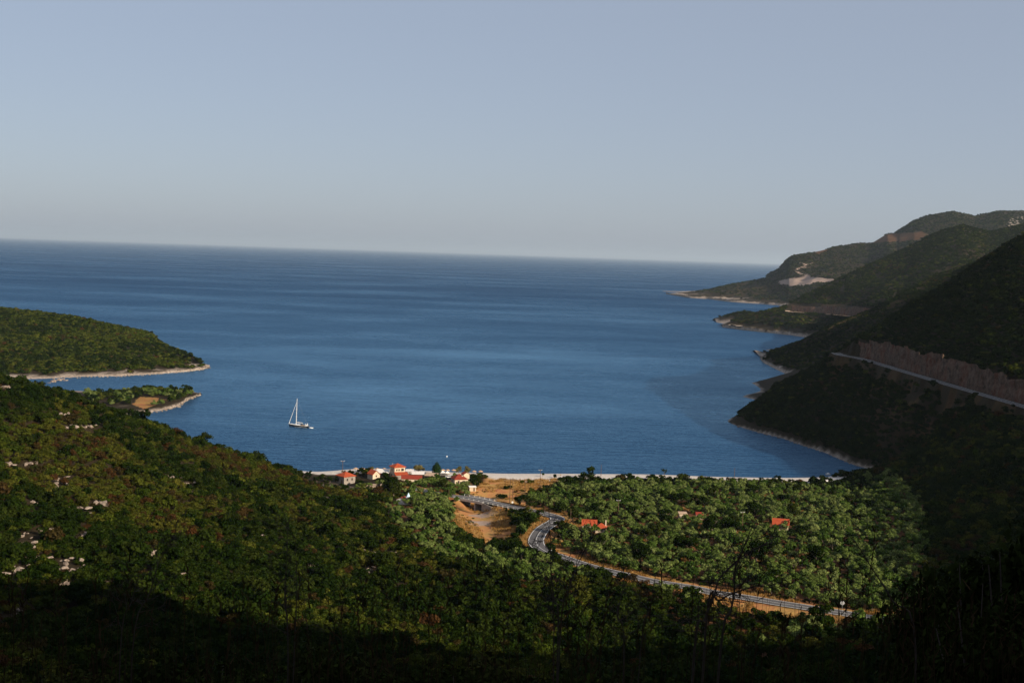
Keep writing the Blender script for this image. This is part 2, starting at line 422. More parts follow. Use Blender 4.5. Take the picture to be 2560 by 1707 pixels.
# hill road bench with its cutting
ad, at_, asd = seg_dist(XX, YY, ROADA)
az = np.interp(at_, np.arange(len(ROADA)), ROADA[:, 2])
uphill = asd > 0
ZZ = np.where((ad < 6.0), az - 0.25, ZZ)
ZZ = np.where((ad >= 6.0) & (ad < 11.5) & uphill, np.minimum(ZZ, az - 0.25), ZZ)
ZZ = np.where((ad >= 6.0) & (ad < 16) & ~uphill, np.minimum(ZZ, az - 0.25 - (ad - 6) * 0.5), ZZ)
ZZ = np.clip(ZZ, -3.2, 490)
beach_m = inpoly(XX, YY, BEACH) & (ZZ < 6)
nj = fbm(XX, YY, 9, 3)
sand = np.clip(beach_m * 1.0, 0, 1)
fieldm = inpoly(XX + nj * 4, YY + nj * 5, FIELD) * 1.0
verge = np.clip(1 - np.abs(rd - 6.5) / 6.5, 0, 1) * (rd > 3)
bedm = inpoly(XX + nj * 3, YY + nj * 4, BED) * 1.0
dry = np.clip(np.maximum(np.maximum(fieldm, verge), bedm * 0.9), 0, 1)
gravel = np.clip(1.15 - (bd + nj * 14) / 4.5, 0, 1) * bedm * (YY > 575)
soil = (inpoly(XX, YY, GROVE) | inpoly(XX, YY, GROVE_W) | inpoly(XX, YY, GROVE_S)) * 1.0
rock = np.clip((0.9 + nj * 1.5 - ZZ) / 0.8, 0, 1) * (~beach_m) * (~flat) * (YY > 600)
adry = np.clip(1.2 - np.abs(ad - 14) / 16, 0, 1) * (~uphill)
ny, nx = XX.shape
idx = np.arange(ny * nx).reshape(ny, nx)
quads = np.stack([idx[:-1, :-1], idx[:-1, 1:], idx[1:, 1:], idx[1:, :-1]], -1).reshape(-1, 4)

def land_material(name='hill_ground'):
    m, nt, b = new_mat(name)
    tc = nt.nodes.new('ShaderNodeTexCoord'); vec = tc.outputs['Object']
    A = lambda n: N(nt, 'ShaderNodeAttribute', attribute_name=n).outputs['Fac']
    n1 = noise(nt, 0.14, 6, 0.7, vec=vec); n2 = noise(nt, 0.7, 5, 0.65, vec=vec); n3 = noise(nt, 0.03, 3, vec=vec)
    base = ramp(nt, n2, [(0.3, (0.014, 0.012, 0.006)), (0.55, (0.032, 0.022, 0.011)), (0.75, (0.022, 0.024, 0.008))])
    soilc = ramp(nt, n2, [(0.3, (0.06, 0.028, 0.012)), (0.55, (0.14, 0.062, 0.024)), (0.78, (0.28, 0.13, 0.04))])
    dryc = ramp(nt, n1, [(0.32, (0.36, 0.13, 0.05)), (0.45, (0.50, 0.22, 0.085)), (0.58, (0.52, 0.30, 0.12)), (0.7, (0.55, 0.38, 0.24))])
    gold = ramp(nt, n2, [(0.35, (0.24, 0.15, 0.035)), (0.7, (0.55, 0.31, 0.06))])
    dryc = mixc(nt, ramp(nt, n1, [(0.42, 0.0), (0.62, 0.75)]), dryc, gold)
    sandc = ramp(nt, n2, [(0.25, (0.50, 0.43, 0.37)), (0.75, (0.72, 0.655, 0.58))])
    sandc = mixc(nt, ramp(nt, noise(nt, 0.25, 6, 0.7, vec=vec), [(0.62, 0.0), (0.72, 0.5)]), sandc, (0.36, 0.3, 0.22))
    gravc = ramp(nt, noise(nt, 0.9, 6, 0.75, vec=vec), [(0.3, (0.22, 0.15, 0.11)), (0.7, (0.46, 0.35, 0.29))])
    mpv = nt.nodes.new('ShaderNodeMapping'); mpv.inputs['Scale'].default_value = (1, 1, 0.25); nt.links.new(vec, mpv.inputs['Vector'])
    rockc = ramp(nt, noise(nt, 0.5, 7, 0.72, vec=mpv.outputs[0]), [(0.34, (0.09, 0.07, 0.055)), (0.5, (0.31, 0.25, 0.20)), (0.7, (0.50, 0.42, 0.35))])
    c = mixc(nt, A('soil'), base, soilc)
    c = mixc(nt, A('dry'), c, dryc)
    c = mixc(nt, A('gravel'), c, gravc)
    c = mixc(nt, A('sand'), c, sandc)
    c = mixc(nt, A('rock'), c, rockc)
    nt.links.new(c, b.inputs['Base Color'])
    b.inputs['Roughness'].default_value = 0.95; b.inputs['Specular IOR Level'].default_value = 0.1
    bump(nt, b, n2, 0.7, 0.5)
    return m
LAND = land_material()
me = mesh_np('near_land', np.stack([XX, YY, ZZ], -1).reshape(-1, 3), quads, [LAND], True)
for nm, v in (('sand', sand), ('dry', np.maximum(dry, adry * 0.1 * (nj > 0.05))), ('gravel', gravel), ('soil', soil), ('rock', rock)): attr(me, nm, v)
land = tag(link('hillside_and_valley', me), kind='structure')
BV = {'near': BVHTree.FromPolygons([tuple(q) for q in np.stack([XX, YY, ZZ], -1).reshape(-1, 3).tolist()], quads.tolist())}
def zat(x, y):                          # ground height by bilinear lookup
    x = np.asarray(x, float); y = np.asarray(y, float)
    i = np.clip(np.searchsorted(gx, x) - 1, 0, nx - 2); j = np.clip(np.searchsorted(gy, y) - 1, 0, ny - 2)
    fx = (x - gx[i]) / (gx[i + 1] - gx[i]); fy = (y - gy[j]) / (gy[j + 1] - gy[j])
    return (ZZ[j, i] * (1 - fx) + ZZ[j, i + 1] * fx) * (1 - fy) + (ZZ[j + 1, i] * (1 - fx) + ZZ[j + 1, i + 1] * fx) * fy
def hit(px, py, which=None):
    best = None
    d = Vector(ray(px, py)); o = Vector(CAM)
    for nm, t in BV.items():
        if which and nm != which: continue
        loc, nor, ix, dist = t.ray_cast(o, d)
        if loc is not None and (best is None or dist < best[1]): best = (np.array(loc), dist)
    return best[0] if best else None

# ------------------------------------------------------------------ headlands: each a solid ridge from its shore over its crest to the far side
def loft(name, front, crest, back, nu, nv1, nv2, cliff=5.0, amp=4.0, ns=60.0, bulge=0.12, cliff_w=0.045):
    c = resample(crest, nu); b = resample(back, nu)
    if len(front[0]) == 2:                                     # shore given by bearing: pair each crest point with the shore below it
        cx_ = proj(c)[0]; f = np.array([G(x_, np.interp(x_, [q_[0] for q_ in front], [q_[1] for q_ in front])) for x_ in cx_])
    else: f = resample(front, nu)
    rows = []
    v1 = np.concatenate([[0, cliff_w * 0.5, cliff_w], np.linspace(cliff_w, 1, nv1)[1:]])
    for v in v1:
        p = f * (1 - v) + c * v
        if v <= cliff_w: z = -1.5 + (cliff + 1.5) * (v / cliff_w) ** 0.8
        else: z = 0
        t = (v - cliff_w) / (1 - cliff_w)
        zz = cliff + (c[:, 2] - cliff) * (t + bulge * math.sin(math.pi * max(t, 0)))
        jig = 1 + 0.6 * fbm(p[:, 0], p[:, 1], 9, 3)
        p[:, 2] = np.minimum(z * jig, np.maximum(c[:, 2], 0.8)) if v <= cliff_w else np.minimum(zz, np.maximum(c[:, 2], zz)) + 0
        if v > cliff_w: p[:, 2] = zz
        env = math.sin(math.pi * min(max(t, 0), 1)) * 0.85 + 0.15
        dn = (0.04 - np.abs(fbm(p[:, 0], p[:, 1], ns, 5)) * 1.9) * amp * env
        if v > cliff_w: p[:, 2] += dn
        if v <= cliff_w:
            jx = fbm(p[:, 0] * 1.0 + 40, p[:, 1], 16, 3) * cliff * 0.7
            p[:, 1] += jx; p[:, 0] += jx * 0.4
        rows.append(p)
    for w in np.linspace(0, 1, nv2)[1:]:
        p = c * (1 - w) + b * w
        p[:, 2] = c[:, 2] * (1 - w) + b[:, 2] * w + fbm(p[:, 0], p[:, 1], ns, 4) * amp * math.sin(math.pi * w)
        rows.append(p)
    V = np.array(rows); nr = len(rows)
    ix = np.arange(nr * nu).reshape(nr, nu)
    q = np.stack([ix[:-1, :-1], ix[:-1, 1:], ix[1:, 1:], ix[1:, :-1]], -1).reshape(-1, 4)
    return V.reshape(-1, 3), q
def make_head(name, key, V, q, rock_h=4.0, polys=(), mat=None, extra_rock=None):
    me = mesh_np(name, V, q, [mat or LAND], True)
    nz = fbm(V[:, 0], V[:, 1], 14, 3)
    rk = np.clip((rock_h + nz * rock_h * 0.7 - V[:, 2]) / 1.2, 0, 1)
    px, py, _ = proj(V)
    dryv = np.zeros(len(V)); gr = np.zeros(len(V)); so = np.zeros(len(V))
    for typ, pl in polys:
        mk = inpoly(px + nz * 4, py + nz * 2, pl) * (0.6 if key == 'spit' else 1.0)
        if typ == 'dry': dryv = np.maximum(dryv, mk)
        elif typ == 'soil': so = np.maximum(so, mk * 0.6)
        elif typ == 'rock': rk = np.maximum(rk, mk)
        else: gr = np.maximum(gr, mk)
    for nm, v in (('sand', 0 * rk), ('dry', dryv), ('gravel', gr), ('soil', so), ('rock', rk)): attr(me, nm, v)
    o = tag(link(name, me), kind='structure')
    BV[key] = BVHTree.FromPolygons([tuple(p) for p in V.tolist()], q.tolist())
    return o
# left headland
fr = [G(-420, 950), G(-150, 950), G(60, 949), G(130, 947), G(218, 942), G(294, 941), G(381, 936), G(457, 930), G(505, 924), G(522, 919)]
cr = [P(-420, 742, 1650), P(-200, 755, 1650), P(0, 771, 1640), P(54, 777, 1640), P(109, 782, 1620), P(185, 793, 1590), P(250, 807, 1560), P(305, 821, 1520), P(348, 833, 1490), P(414, 866, 1420), P(446, 877, 1390), P(479, 893, 1350), P(508, 912, 1320), G(523, 917) + np.array([0, 3, 1.5])]
bk = [(-1400, 2100, -2), (-1100, 2050, -2), (-850, 1980, -2), (-700, 1900, -2), (-590, 1830, -2), G(388, 836, -1), G(400, 864, -2), G(436, 888, -2), G(478, 905, -2), G(512, 916, -2)]
V, q = loft('h', fr, cr, bk, 240, 50, 22, cliff=2.2, amp=6, ns=70, bulge=0.16, cliff_w=0.03)
LEFT_HEAD = (V, q); make_head('left_headland', 'lhead', V, q, 2.6)
# low wooded spit
fr = [G(150, 1050), G(260, 1042), G(327, 1035), G(360, 1033), G(403, 1027), G(446, 1016), G(462, 1002), G(488, 992), G(501, 985)]
cr = [P(150, 985, 1010), P(260, 990, 1010), P(327, 987, 1015), P(380, 986, 1015), P(430, 986, 1020), P(470, 984, 1028), G(503, 983, 1.5)]
bk = [G(150, 968), G(260, 970), G(327, 968), G(380, 965), G(430, 966), G(480, 972), G(506, 980)]
for b_ in bk: b_[2] = -1.5
V, q = loft('s', fr, cr, bk, 130, 30, 14, cliff=2.0, amp=1.2, ns=25, bulge=0.22, cliff_w=0.09)
SPIT = (V, q)
make_head('wooded_spit', 'spit', V, q, 2.2, [('dry', [(330, 1010), (350, 992), (395, 993), (392, 1010), (360, 1022)]), ('dry', [(400, 997), (425, 994), (420, 1003)])])
# second right spur (B)
fr = [G(1900, 897), G(1908, 907), G(1935, 922), G(1965, 937), G(2010, 955), G(2100, 985)]
cr = [G(1901, 893) + np.array([0, 0, 3]), P(1950, 877, 1640), P(2035, 836, 1660), P(2110, 800, 1690), P(2174, 776, 1740), P(2266, 735, 1790), P(2330, 690, 1840), P(2422, 662, 1880), P(2560, 595, 1960), P(2700, 540, 2000)]
bk = [(p[0] + 25, p[1] + 260, -2 if p[2] < 60 else p[2] * 0.25) for p in cr]
V, q = loft('b', fr, cr, bk, 150, 60, 12, cliff=4, amp=13, ns=100, bulge=0.05, cliff_w=0.03)
HILL_B = (V, q); make_head('shaded_spur', 'b', V, q, 4.0)
# third right spur (C), with its road cutting
fr = [(1805, 818), (1850, 824), (1900, 830), (1975, 838), (2030, 846), (2120, 862), (2300, 885), (2750, 930)]
cr = [G(1806, 815) + np.array([0, 0, 4]), P(1840, 800, 2470), P(1900, 779, 2480), P(1965, 762, 2500), P(2050, 718, 2580), P(2109, 692, 2640), P(2188, 655, 2700), P(2266, 620, 2760), P(2324, 588, 2800), P(2363, 573, 2830), P(2406, 563, 2850), P(2440, 570, 2880), P(2470, 578, 2900), P(2520, 570, 2950), P(2600, 550, 3000), P(2750, 520, 3000)]
bk = [(p[0] + 30, p[1] + 380, -2 if p[2] < 60 else p[2] * 0.4) for p in cr]
V, q = loft('c', fr, cr, bk, 240, 70, 12, cliff=6, amp=22, ns=150, bulge=0.05, cliff_w=0.03)
HILL_C = (V, q)
make_head('road_cut_headland', 'c', V, q, 5.0)
# far headland (D)
S6 = lambda x, y: (1640 + x * 0.3912, 500 + y * 0.391)
fr = [(1663, 734.5), (1690, 739), (1722, 745), (1775, 748), (1824, 755), (1900, 760), (1968, 766), (2080, 775), (2300, 790), (2700, 810)]
crp = [(65, 598, 4640), (300, 580, 4640), (500, 532, 4650), (720, 496, 4680), (838, 440, 4700), (848, 372, 4720), (880, 352, 4740), (1000, 332, 4780), (1080, 316, 4800), (1130, 297, 4820), (1260, 277, 4860), (1380, 277, 4900), (1480, 212, 4950), (1545, 205, 4980), (1556, 187, 5000), (1650, 127, 5050), (1740, 97, 5080), (1900, 69, 5120), (2040, 101, 5150), (2190, 67, 5200), (2352, 66, 5250), (2700, 40, 5300)]
cr = [P(*S6(x, y), Y) for x, y, Y in crp]
bk = [(p[0] + 60, p[1] + 700, -2 if p[2] < 90 else p[2] * 0.5) for p in cr]
V, q = loft('d', fr, cr, bk, 300, 110, 10, cliff=7, amp=34, ns=300, bulge=0.04, cliff_w=0.02)
HILL_D = (V, q)
sp = lambda pts: [S6(x, y) for x, y in pts]
def stroke(pts, w):
    pts = np.array(sp(pts)); t = np.gradient(pts, axis=0); nrm = np.stack([-t[:, 1], t[:, 0]], 1); nrm /= np.linalg.norm(nrm, axis=1)[:, None]
    return [tuple(a) for a in pts + nrm * w] + [tuple(a) for a in (pts - nrm * w)[::-1]]
make_head('far_headland', 'd', V, q, 6.0, [
    ('gravel', sp([(775, 518), (860, 500), (960, 488), (1050, 498), (1160, 508), (1130, 524), (1030, 528), (960, 545), (880, 552), (800, 540)])),
    ('soil', sp([(1380, 276), (1440, 232), (1520, 214), (1700, 205), (1745, 222), (1660, 258), (1560, 268), (1450, 272)])),
    ('soil', sp([(1015, 332), (1060, 318), (1115, 316), (1075, 335), (1035, 347)])),
    ('gravel', stroke([(1010, 404), (960, 414), (915, 403)], 1.3)), ('gravel', stroke([(960, 426), (905, 440), (893, 458), (930, 474), (985, 489)], 1.6)),
    ('rock', sp([(2260, 120), (2352, 105), (2352, 160), (2250, 170)]))])

# ------------------------------------------------------------------ far hills behind the frame's right edge need no more; roads
ASPHALT = plain('worn_asphalt', (0.105, 0.098, 0.095), 0.85, 0.22, 0.5, 0.01)
PAINT = plain('road_paint', (0.72, 0.70, 0.66), 0.7, 0.15, 0.8)
def ribbon(pts, off0, off1, dz):
    pts = np.asarray(pts, float); t = np.gradient(pts[:, :2], axis=0); t /= np.linalg.norm(t, axis=1)[:, None] + 1e-9
    nrm = np.stack([-t[:, 1], t[:, 0]], 1)
    a = np.c_[pts[:, :2] + nrm * off0, pts[:, 2] + dz]; b = np.c_[pts[:, :2] + nrm * off1, pts[:, 2] + dz]
    n = len(pts); v = np.r_[a, b]; i = np.arange(n - 1)
    return v, np.stack([i, i + 1, i + 1 + n, i + n], 1)
def build_road(name, pts, half, dash=True):
    pts = resample(pts, int(len(pts) * 3))
    o = tag(link(name, mesh_np(name, *ribbon(pts, half, -half, 0.0), [ASPHALT])), kind='structure')
    for s in (-1, 1):
        link('edge_line', mesh_np('edge_line', *ribbon(pts, s * (half - 0.35) + 0.14, s * (half - 0.35) - 0.14, 0.03), [PAINT]), o)
    link('centre_line', mesh_np('centre_line', *ribbon(pts, 0.1, -0.1, 0.03), [PAINT]), o)
    return o
valley_road = build_road('valley_road', ROAD, 3.5)
hill_road = build_road('hill_road', ROADA, 3.6)
# cuttings: rough faces of broken rock
def cut_mat(name, a, b_, c):
    m, nt, b = new_mat(name)
    tc = nt.nodes.new('ShaderNodeTexCoord'); mp = nt.nodes.new('ShaderNodeMapping'); mp.inputs['Scale'].default_value = (1, 1, 0.5)
    nt.links.new(tc.outputs['Object'], mp.inputs['Vector'])
    f = noise(nt, 0.35, 7, 0.75, vec=mp.outputs[0]); g = noise(nt, 0.09, 4, 0.6, vec=mp.outputs[0])
    col = mixc(nt, ramp(nt, g, [(0.45, 0.0), (0.6, 0.9)]), ramp(nt, f, [(0.3, a), (0.68, b_)]), ramp(nt, f, [(0.35, c), (0.7, b_)]))
    nt.links.new(col, b.inputs['Base Color']); b.inputs['Roughness'].default_value = 0.95; b.inputs['Specular IOR Level'].default_value = 0.1
    bump(nt, b, f, 1.0, 2.5)
    return m
CUT = cut_mat('cut_rock', (0.028, 0.018, 0.012), (0.22, 0.145, 0.105), (0.13, 0.038, 0.018))
def rock_cut(name, bot, top, nu, nv, amp):
    b_ = resample(bot, nu); t_ = resample(top, nu)
    t_[:, 2] += fbm(np.arange(nu), np.zeros(nu), 9.0, 3) * amp * 1.2
    rows = []
    for v in np.linspace(0, 1, nv):
        p = b_ * (1 - v) + t_ * v
        s = np.arange(nu) * np.linalg.norm(b_[-1] - b_[0]) / nu
        d = (fbm(s, np.full(nu, v * 16.0), 5.0, 4, 0.65) * 1.1 + fbm(s + v * 3, np.full(nu, v * 6.0), 21.0, 3)) * amp
        p[:, 0] += d * 0.8; p[:, 1] -= d * 0.6; rows.append(p)
    V = np.array(rows); ix = np.arange(nv * nu).reshape(nv, nu)
    q = np.stack([ix[:-1, :-1], ix[:-1, 1:], ix[1:, 1:], ix[1:, :-1]], -1).reshape(-1, 4)
    return tag(link(name, mesh_np(name, V.reshape(-1, 3), q, [CUT])), kind='structure')
t = np.gradient(ROADA[:, :2], axis=0); t /= np.linalg.norm(t, axis=1)[:, None]
up = np.c_[ROADA[:, :2] + np.stack([-t[:, 1], t[:, 0]], 1) * 5.6, ROADA[:, 2] - 0.5]
TOPPX = [(2160, 852), (2231, 863), (2307, 880), (2394, 901), (2503, 934), (2560, 950), (2660, 980), (2800, 1020)]
i0 = int(np.argmin(np.abs(proj(up)[0] - 2150)))
bot = up[i0:]
bx = proj(bot)[0]
tops = []
for p, x in zip(bot, bx):
    ty = np.interp(x, [q_[0] for q_ in TOPPX], [q_[1] for q_ in TOPPX]); tops.append(P(x, ty, p[1] + 4.5))
rock_cut('roadside_rock_cutting', bot, tops, 420, 26, 2.4)
ctop = [(1972, 761), (2060, 764), (2172, 770), (2236, 776)]; cbot = [(1972, 776), (2060, 782), (2172, 791), (2229, 801)]
bpt = [hit(x, y, 'c') for x, y in cbot]; 
tpt = [P(x, y, b_[1] + 7) for (x, y), b_ in zip(ctop, bpt)]
off = np.array([0, -22.0, 0])
rock_cut('far_rock_cutting', [b_ + off for b_ in bpt], [t_ + off for t_ in tpt], 120, 10, 3.0)
fr_road = smooth([hit(x, y + 2.5, 'c') + np.array([0, -24, 0.6]) for x, y in ((1962, 773), (1972, 776), (2060, 782), (2120, 787), (2172, 791), (2229, 801))], 4)
DIRT = plain('pale_dirt', (0.48, 0.34, 0.24), 0.9, 0.2, 0.1)
tag(link('far_hill_road', mesh_np('far_hill_road', *ribbon(fr_road, 5, -5, 0), [DIRT])), kind='structure')
# ------------------------------------------------------------------ vegetation
M_OLIVE = leaf_mat('olive_leaves', [(0.0, (0.024, 0.050, 0.008)), (0.2, (0.060, 0.096, 0.018)), (0.5, (0.100, 0.136, 0.032)), (0.8, (0.140, 0.168, 0.052)), (1.0, (0.072, 0.112, 0.021))], 0.10, 0.75)
M_DARK = leaf_mat('dark_evergreen_leaves', [(0.0, (0.006, 0.013, 0.002)), (0.5, (0.012, 0.022, 0.003)), (1.0, (0.022, 0.030, 0.005))], 0.06, 0.55)
M_MID = leaf_mat('green_maquis_leaves', [(0.0, (0.020, 0.034, 0.004)), (0.5, (0.039, 0.052, 0.006)), (1.0, (0.064, 0.070, 0.010))], 0.08, 0.55)
M_YEL = leaf_mat('yellow_green_leaves', [(0.0, (0.033, 0.042, 0.005)), (0.6, (0.052, 0.053, 0.008)), (1.0, (0.078, 0.076, 0.012))], 0.1, 0.5)
M_RUST = leaf_mat('rusty_dry_leaves', [(0.0, (0.030, 0.025, 0.008)), (0.5, (0.040, 0.028, 0.009)), (1.0, (0.058, 0.026, 0.009))], 0.15, 0.5)
M_LIME = leaf_mat('lime_leaves', [(0.0, (0.20, 0.30, 0.02)), (1.0, (0.22, 0.32, 0.03))], 0.25, 0.4)
M_TAM = leaf_mat('feathery_olive_brown_leaves', [(0.0, (0.13, 0.12, 0.04)), (1.0, (0.17, 0.14, 0.05))], 0.2, 0.5)
M_CONIF = leaf_mat('conifer_needles', [(0.0, (0.014, 0.034, 0.010)), (1.0, (0.02, 0.044, 0.012))], 0.1, 0.5)
M_GOLD = leaf_mat('golden_dry_grass', [(0.0, (0.20, 0.105, 0.03)), (0.5, (0.33, 0.18, 0.05)), (1.0, (0.40, 0.26, 0.10))], 0.15, 0.6)
M_STALK = leaf_mat('dead_stalks', [(0.0, (0.035, 0.022, 0.012)), (1.0, (0.06, 0.04, 0.022))], 0.1, 0.4)
M_BARK = plain('grey_brown_bark', (0.13, 0.10, 0.075), 0.95, 0.35, 2.0, 0.03)
M_DEAD = plain('dark_dead_wood', (0.035, 0.026, 0.02), 0.95, 0.35, 20.0, 0.002)

def leaf_cloud(seed, lobes, n, size, flat=0.0, aspect=1.8, up=0.35, shell=(0.72, 1.06), inner=0.18):
    """quads spread over and inside a set of lobes (cx, cy, cz, rx, ry, rz)"""
    r = np.random.default_rng(seed); L = np.array(lobes, float)
    w = (L[:, 3] * L[:, 4] + L[:, 4] * L[:, 5]) ; w = w / w.sum()
    k = r.choice(len(L), n, p=w)
    d = r.normal(size=(n, 3)); d /= np.linalg.norm(d, axis=1)[:, None]
    d[:, 2] = np.where(r.random(n) < up, np.abs(d[:, 2]), d[:, 2])
    rad = r.uniform(*shell, n); rad = np.where(r.random(n) < inner, r.uniform(0.25, 0.75, n), rad)
    c = L[k, :3] + d * L[k, 3:6] * rad[:, None]
    nor = d + r.normal(size=(n, 3)) * 0.55; nor[:, 2] += flat; nor /= np.linalg.norm(nor, axis=1)[:, None]
    a = np.cross(nor, r.normal(size=(n, 3))); a /= np.linalg.norm(a, axis=1)[:, None]; b = np.cross(nor, a)
    s = size * r.uniform(0.55, 1.35, n)[:, None]
    a = a * s * aspect * 0.5; b = b * s * 0.5
    bend = nor * s * 0.15
    v = np.stack([c - a - b * 0.6, c + a * 0.1 - b - bend, c + a + b * 0.5, c - a * 0.1 + b - bend], 1).reshape(-1, 3)
    return v, np.arange(4 * n).reshape(-1, 4)
def lobes_round(seed, n, R, h0, h, rl):
    r = np.random.default_rng(seed); out = []
    for i in range(n):
        a = r.uniform(0, 6.283); q = R * math.sqrt(r.uniform(0.02, 1)) * 0.75
        z = h0 + (h - h0) * r.uniform(0.25, 0.95) * (1 - 0.35 * (q / R) ** 2)
        s = rl * r.uniform(0.7, 1.25)
        out.append((q * math.cos(a), q * math.sin(a), z, s, s, s * r.uniform(0.65, 0.9)))
    return out
def trunk_mesh(seed, h, r0, limbs, spread, name='trunk'):
    r = np.random.default_rng(seed); b = MB()
    lean = r.normal(size=2) * 0.12
    fork = h * 0.38
    b.tube([(0, 0, -0.4), (lean[0] * 0.3, lean[1] * 0.3, fork * 0.5), (lean[0], lean[1], fork)], [r0 * 1.35, r0, r0 * 0.85], 7)
    for i in range(limbs):
        a = 6.283 * i / limbs + r.uniform(-0.4, 0.4)
        e = np.array([math.cos(a) * spread, math.sin(a) * spread, h * r.uniform(0.75, 0.95)])
        m = np.array([lean[0], lean[1], fork]) * 0.45 + e * 0.55 + np.array([0, 0, 0.12 * h]) * 0.3
        b.tube([(lean[0], lean[1], fork - 0.1), tuple(m), tuple(e)], [r0 * 0.6, r0 * 0.38, r0 * 0.12], 5)
    return b.mesh(name, M_BARK, True)
# prototypes: meshes shared by all copies
OLIVES = []
for k in range(7):
    R = [2.7, 3.0, 2.4, 3.3, 2.8, 3.1, 2.5][k]; H = [4.6, 5.0, 4.2, 5.2, 4.8, 4.4, 4.9][k]
    lo = lobes_round(100 + k, 11, R, 1.1, H, 1.0)
    OLIVES.append((mesh_np('olive_crown', *leaf_cloud(200 + k, lo, 1150, 0.34, 0.25, 2.0, 0.5), [M_OLIVE]), trunk_mesh(300 + k, H * 0.75, 0.22, 4, R * 0.6)))
BUSHM = {}
for key, mat, sz in (('dark', M_DARK, 0.36), ('mid', M_MID, 0.34), ('yel', M_YEL, 0.32), ('rust', M_RUST, 0.3)):
    BUSHM[key] = []
    for k in range(4):
        lo = lobes_round(len(key) * 31 + 7 * k, 6, 1.7, 0.2, 2.4 + 0.25 * k, 0.95)
        BUSHM[key].append(mesh_np('bush_leaves', *leaf_cloud(500 + 10 * k + len(key), lo, 420, sz, 0.15, 1.5, 0.6), [mat]))
FARM = []
for k, mat in enumerate((M_DARK, M_MID, M_DARK, M_MID, M_YEL, M_RUST)):
    lo = lobes_round(700 + k, 5, 1.6, 0.2, 2.2, 1.0)
    FARM.append(mesh_np('far_bush', *leaf_cloud(720 + k, lo, 110, 0.75, 0.15, 1.3, 0.6), [mat]))
CAROB = []
for k in range(3):
    lo = lobes_round(800 + k, 14, 3.9, 1.2, 7.0, 1.45)
    CAROB.append((mesh_np('dark_crown', *leaf_cloud(820 + k, lo, 1900, 0.42, 0.2, 1.6, 0.5), [M_DARK]), trunk_mesh(830 + k, 5.6, 0.3, 5, 2.4)))

protos_col = {}
def stuff_scatter(name, pts, rot, scl, ids, meshes):
    """one object: a cloud of points that carries a copy of one of the meshes at each point"""
    col = protos_col.get(id(meshes))
    if col is None:
        col = bpy.data.collections.new(name + '_kinds')
        for i, m in enumerate(meshes): col.objects.link(bpy.data.objects.new(f'kind_{len(protos_col):02d}_{i:02d}', m))
        protos_col[id(meshes)] = col
    me = bpy.data.meshes.new(name); n = len(pts)
    me.vertices.add(n); me.vertices.foreach_set('co', np.asarray(pts, np.float32).ravel())
    a = me.attributes.new('rotz', 'FLOAT_VECTOR', 'POINT'); rv = np.zeros((n, 3), np.float32); rv[:, 2] = rot; a.data.foreach_set('vector', rv.ravel())
    a = me.attributes.new('scl', 'FLOAT_VECTOR', 'POINT'); a.data.foreach_set('vector', np.asarray(scl, np.float32).ravel())
    a = me.attributes.new('ids', 'INT', 'POINT'); a.data.foreach_set('value', np.asarray(ids, np.int32))
    me.update()
    o = link(name, me)
    ng = bpy.data.node_groups.new(name + '_nodes', 'GeometryNodeTree')
    ng.interface.new_socket('Geometry', in_out='INPUT', socket_type='NodeSocketGeometry')
    ng.interface.new_socket('Geometry', in_out='OUTPUT', socket_type='NodeSocketGeometry')
    gi = ng.nodes.new('NodeGroupInput'); go = ng.nodes.new('NodeGroupOutput')
    iop = ng.nodes.new('GeometryNodeInstanceOnPoints'); ci = ng.nodes.new('GeometryNodeCollectionInfo')
    ci.inputs[0].default_value = col; ci.inputs['Separate Children'].default_value = True; ci.inputs['Reset Children'].default_value = True
    iop.inputs['Pick Instance'].default_value = True
    def na(nm, typ):
        x = ng.nodes.new('GeometryNodeInputNamedAttribute'); x.data_type = typ; x.inputs[0].default_value = nm
        return [s for s in x.outputs if s.enabled and s.name == 'Attribute'][0]
    ng.links.new(gi.outputs[0], iop.inputs['Points']); ng.links.new(ci.outputs[0], iop.inputs['Instance'])
    ng.links.new(na('ids', 'INT'), iop.inputs['Instance Index']); ng.links.new(na('scl', 'FLOAT_VECTOR'), iop.inputs['Scale'])
    er = ng.nodes.new('FunctionNodeEulerToRotation'); ng.links.new(na('rotz', 'FLOAT_VECTOR'), er.inputs[0]); ng.links.new(er.outputs[0], iop.inputs['Rotation'])
    ng.links.new(iop.outputs[0], go.inputs[0])
    md = o.modifiers.new('scatter', 'NODES'); md.node_group = ng
    o['kind'] = 'stuff'
    return o
def tree(name, meshes, loc, rz, s, label, cat, group=None):
    t = empty(name, loc, rz, label, cat, group); t.scale = (s * random.uniform(0.9, 1.12), s * random.uniform(0.9, 1.12), s * random.uniform(0.82, 1.22)); t.rotation_euler = (random.uniform(-0.08, 0.08), random.uniform(-0.08, 0.08), rz)
    link('crown', meshes[0], t); link('trunk', meshes[1], t)
    return t
def poisson(xlo, xhi, ylo, yhi, step, jit=0.42):
    X, Y = np.meshgrid(np.arange(xlo, xhi, step), np.arange(ylo, yhi, step))
    X = X + (np.arange(X.shape[0]) % 2)[:, None] * step * 0.5
    return X.ravel() + rng.uniform(-jit, jit, X.size) * step, Y.ravel() + rng.uniform(-jit, jit, X.size) * step
def visible(pts, lift=2.0, margin=60):
    """is the point in the frame and not behind the hills"""
    px, py, w = proj(pts)
    ok = (w > 1) & (px > -margin) & (px < 2560 + margin) & (py > -margin) & (py < 1707 + margin)
    o = Vector(CAM)
    for i in np.nonzero(ok)[0]:
        t = Vector((pts[i, 0], pts[i, 1], pts[i, 2] + lift)); d = t - o; L = d.length
        h = BV['near'].ray_cast(o, d / L, L - 3)
        if h[0] is not None: ok[i] = False
    return ok

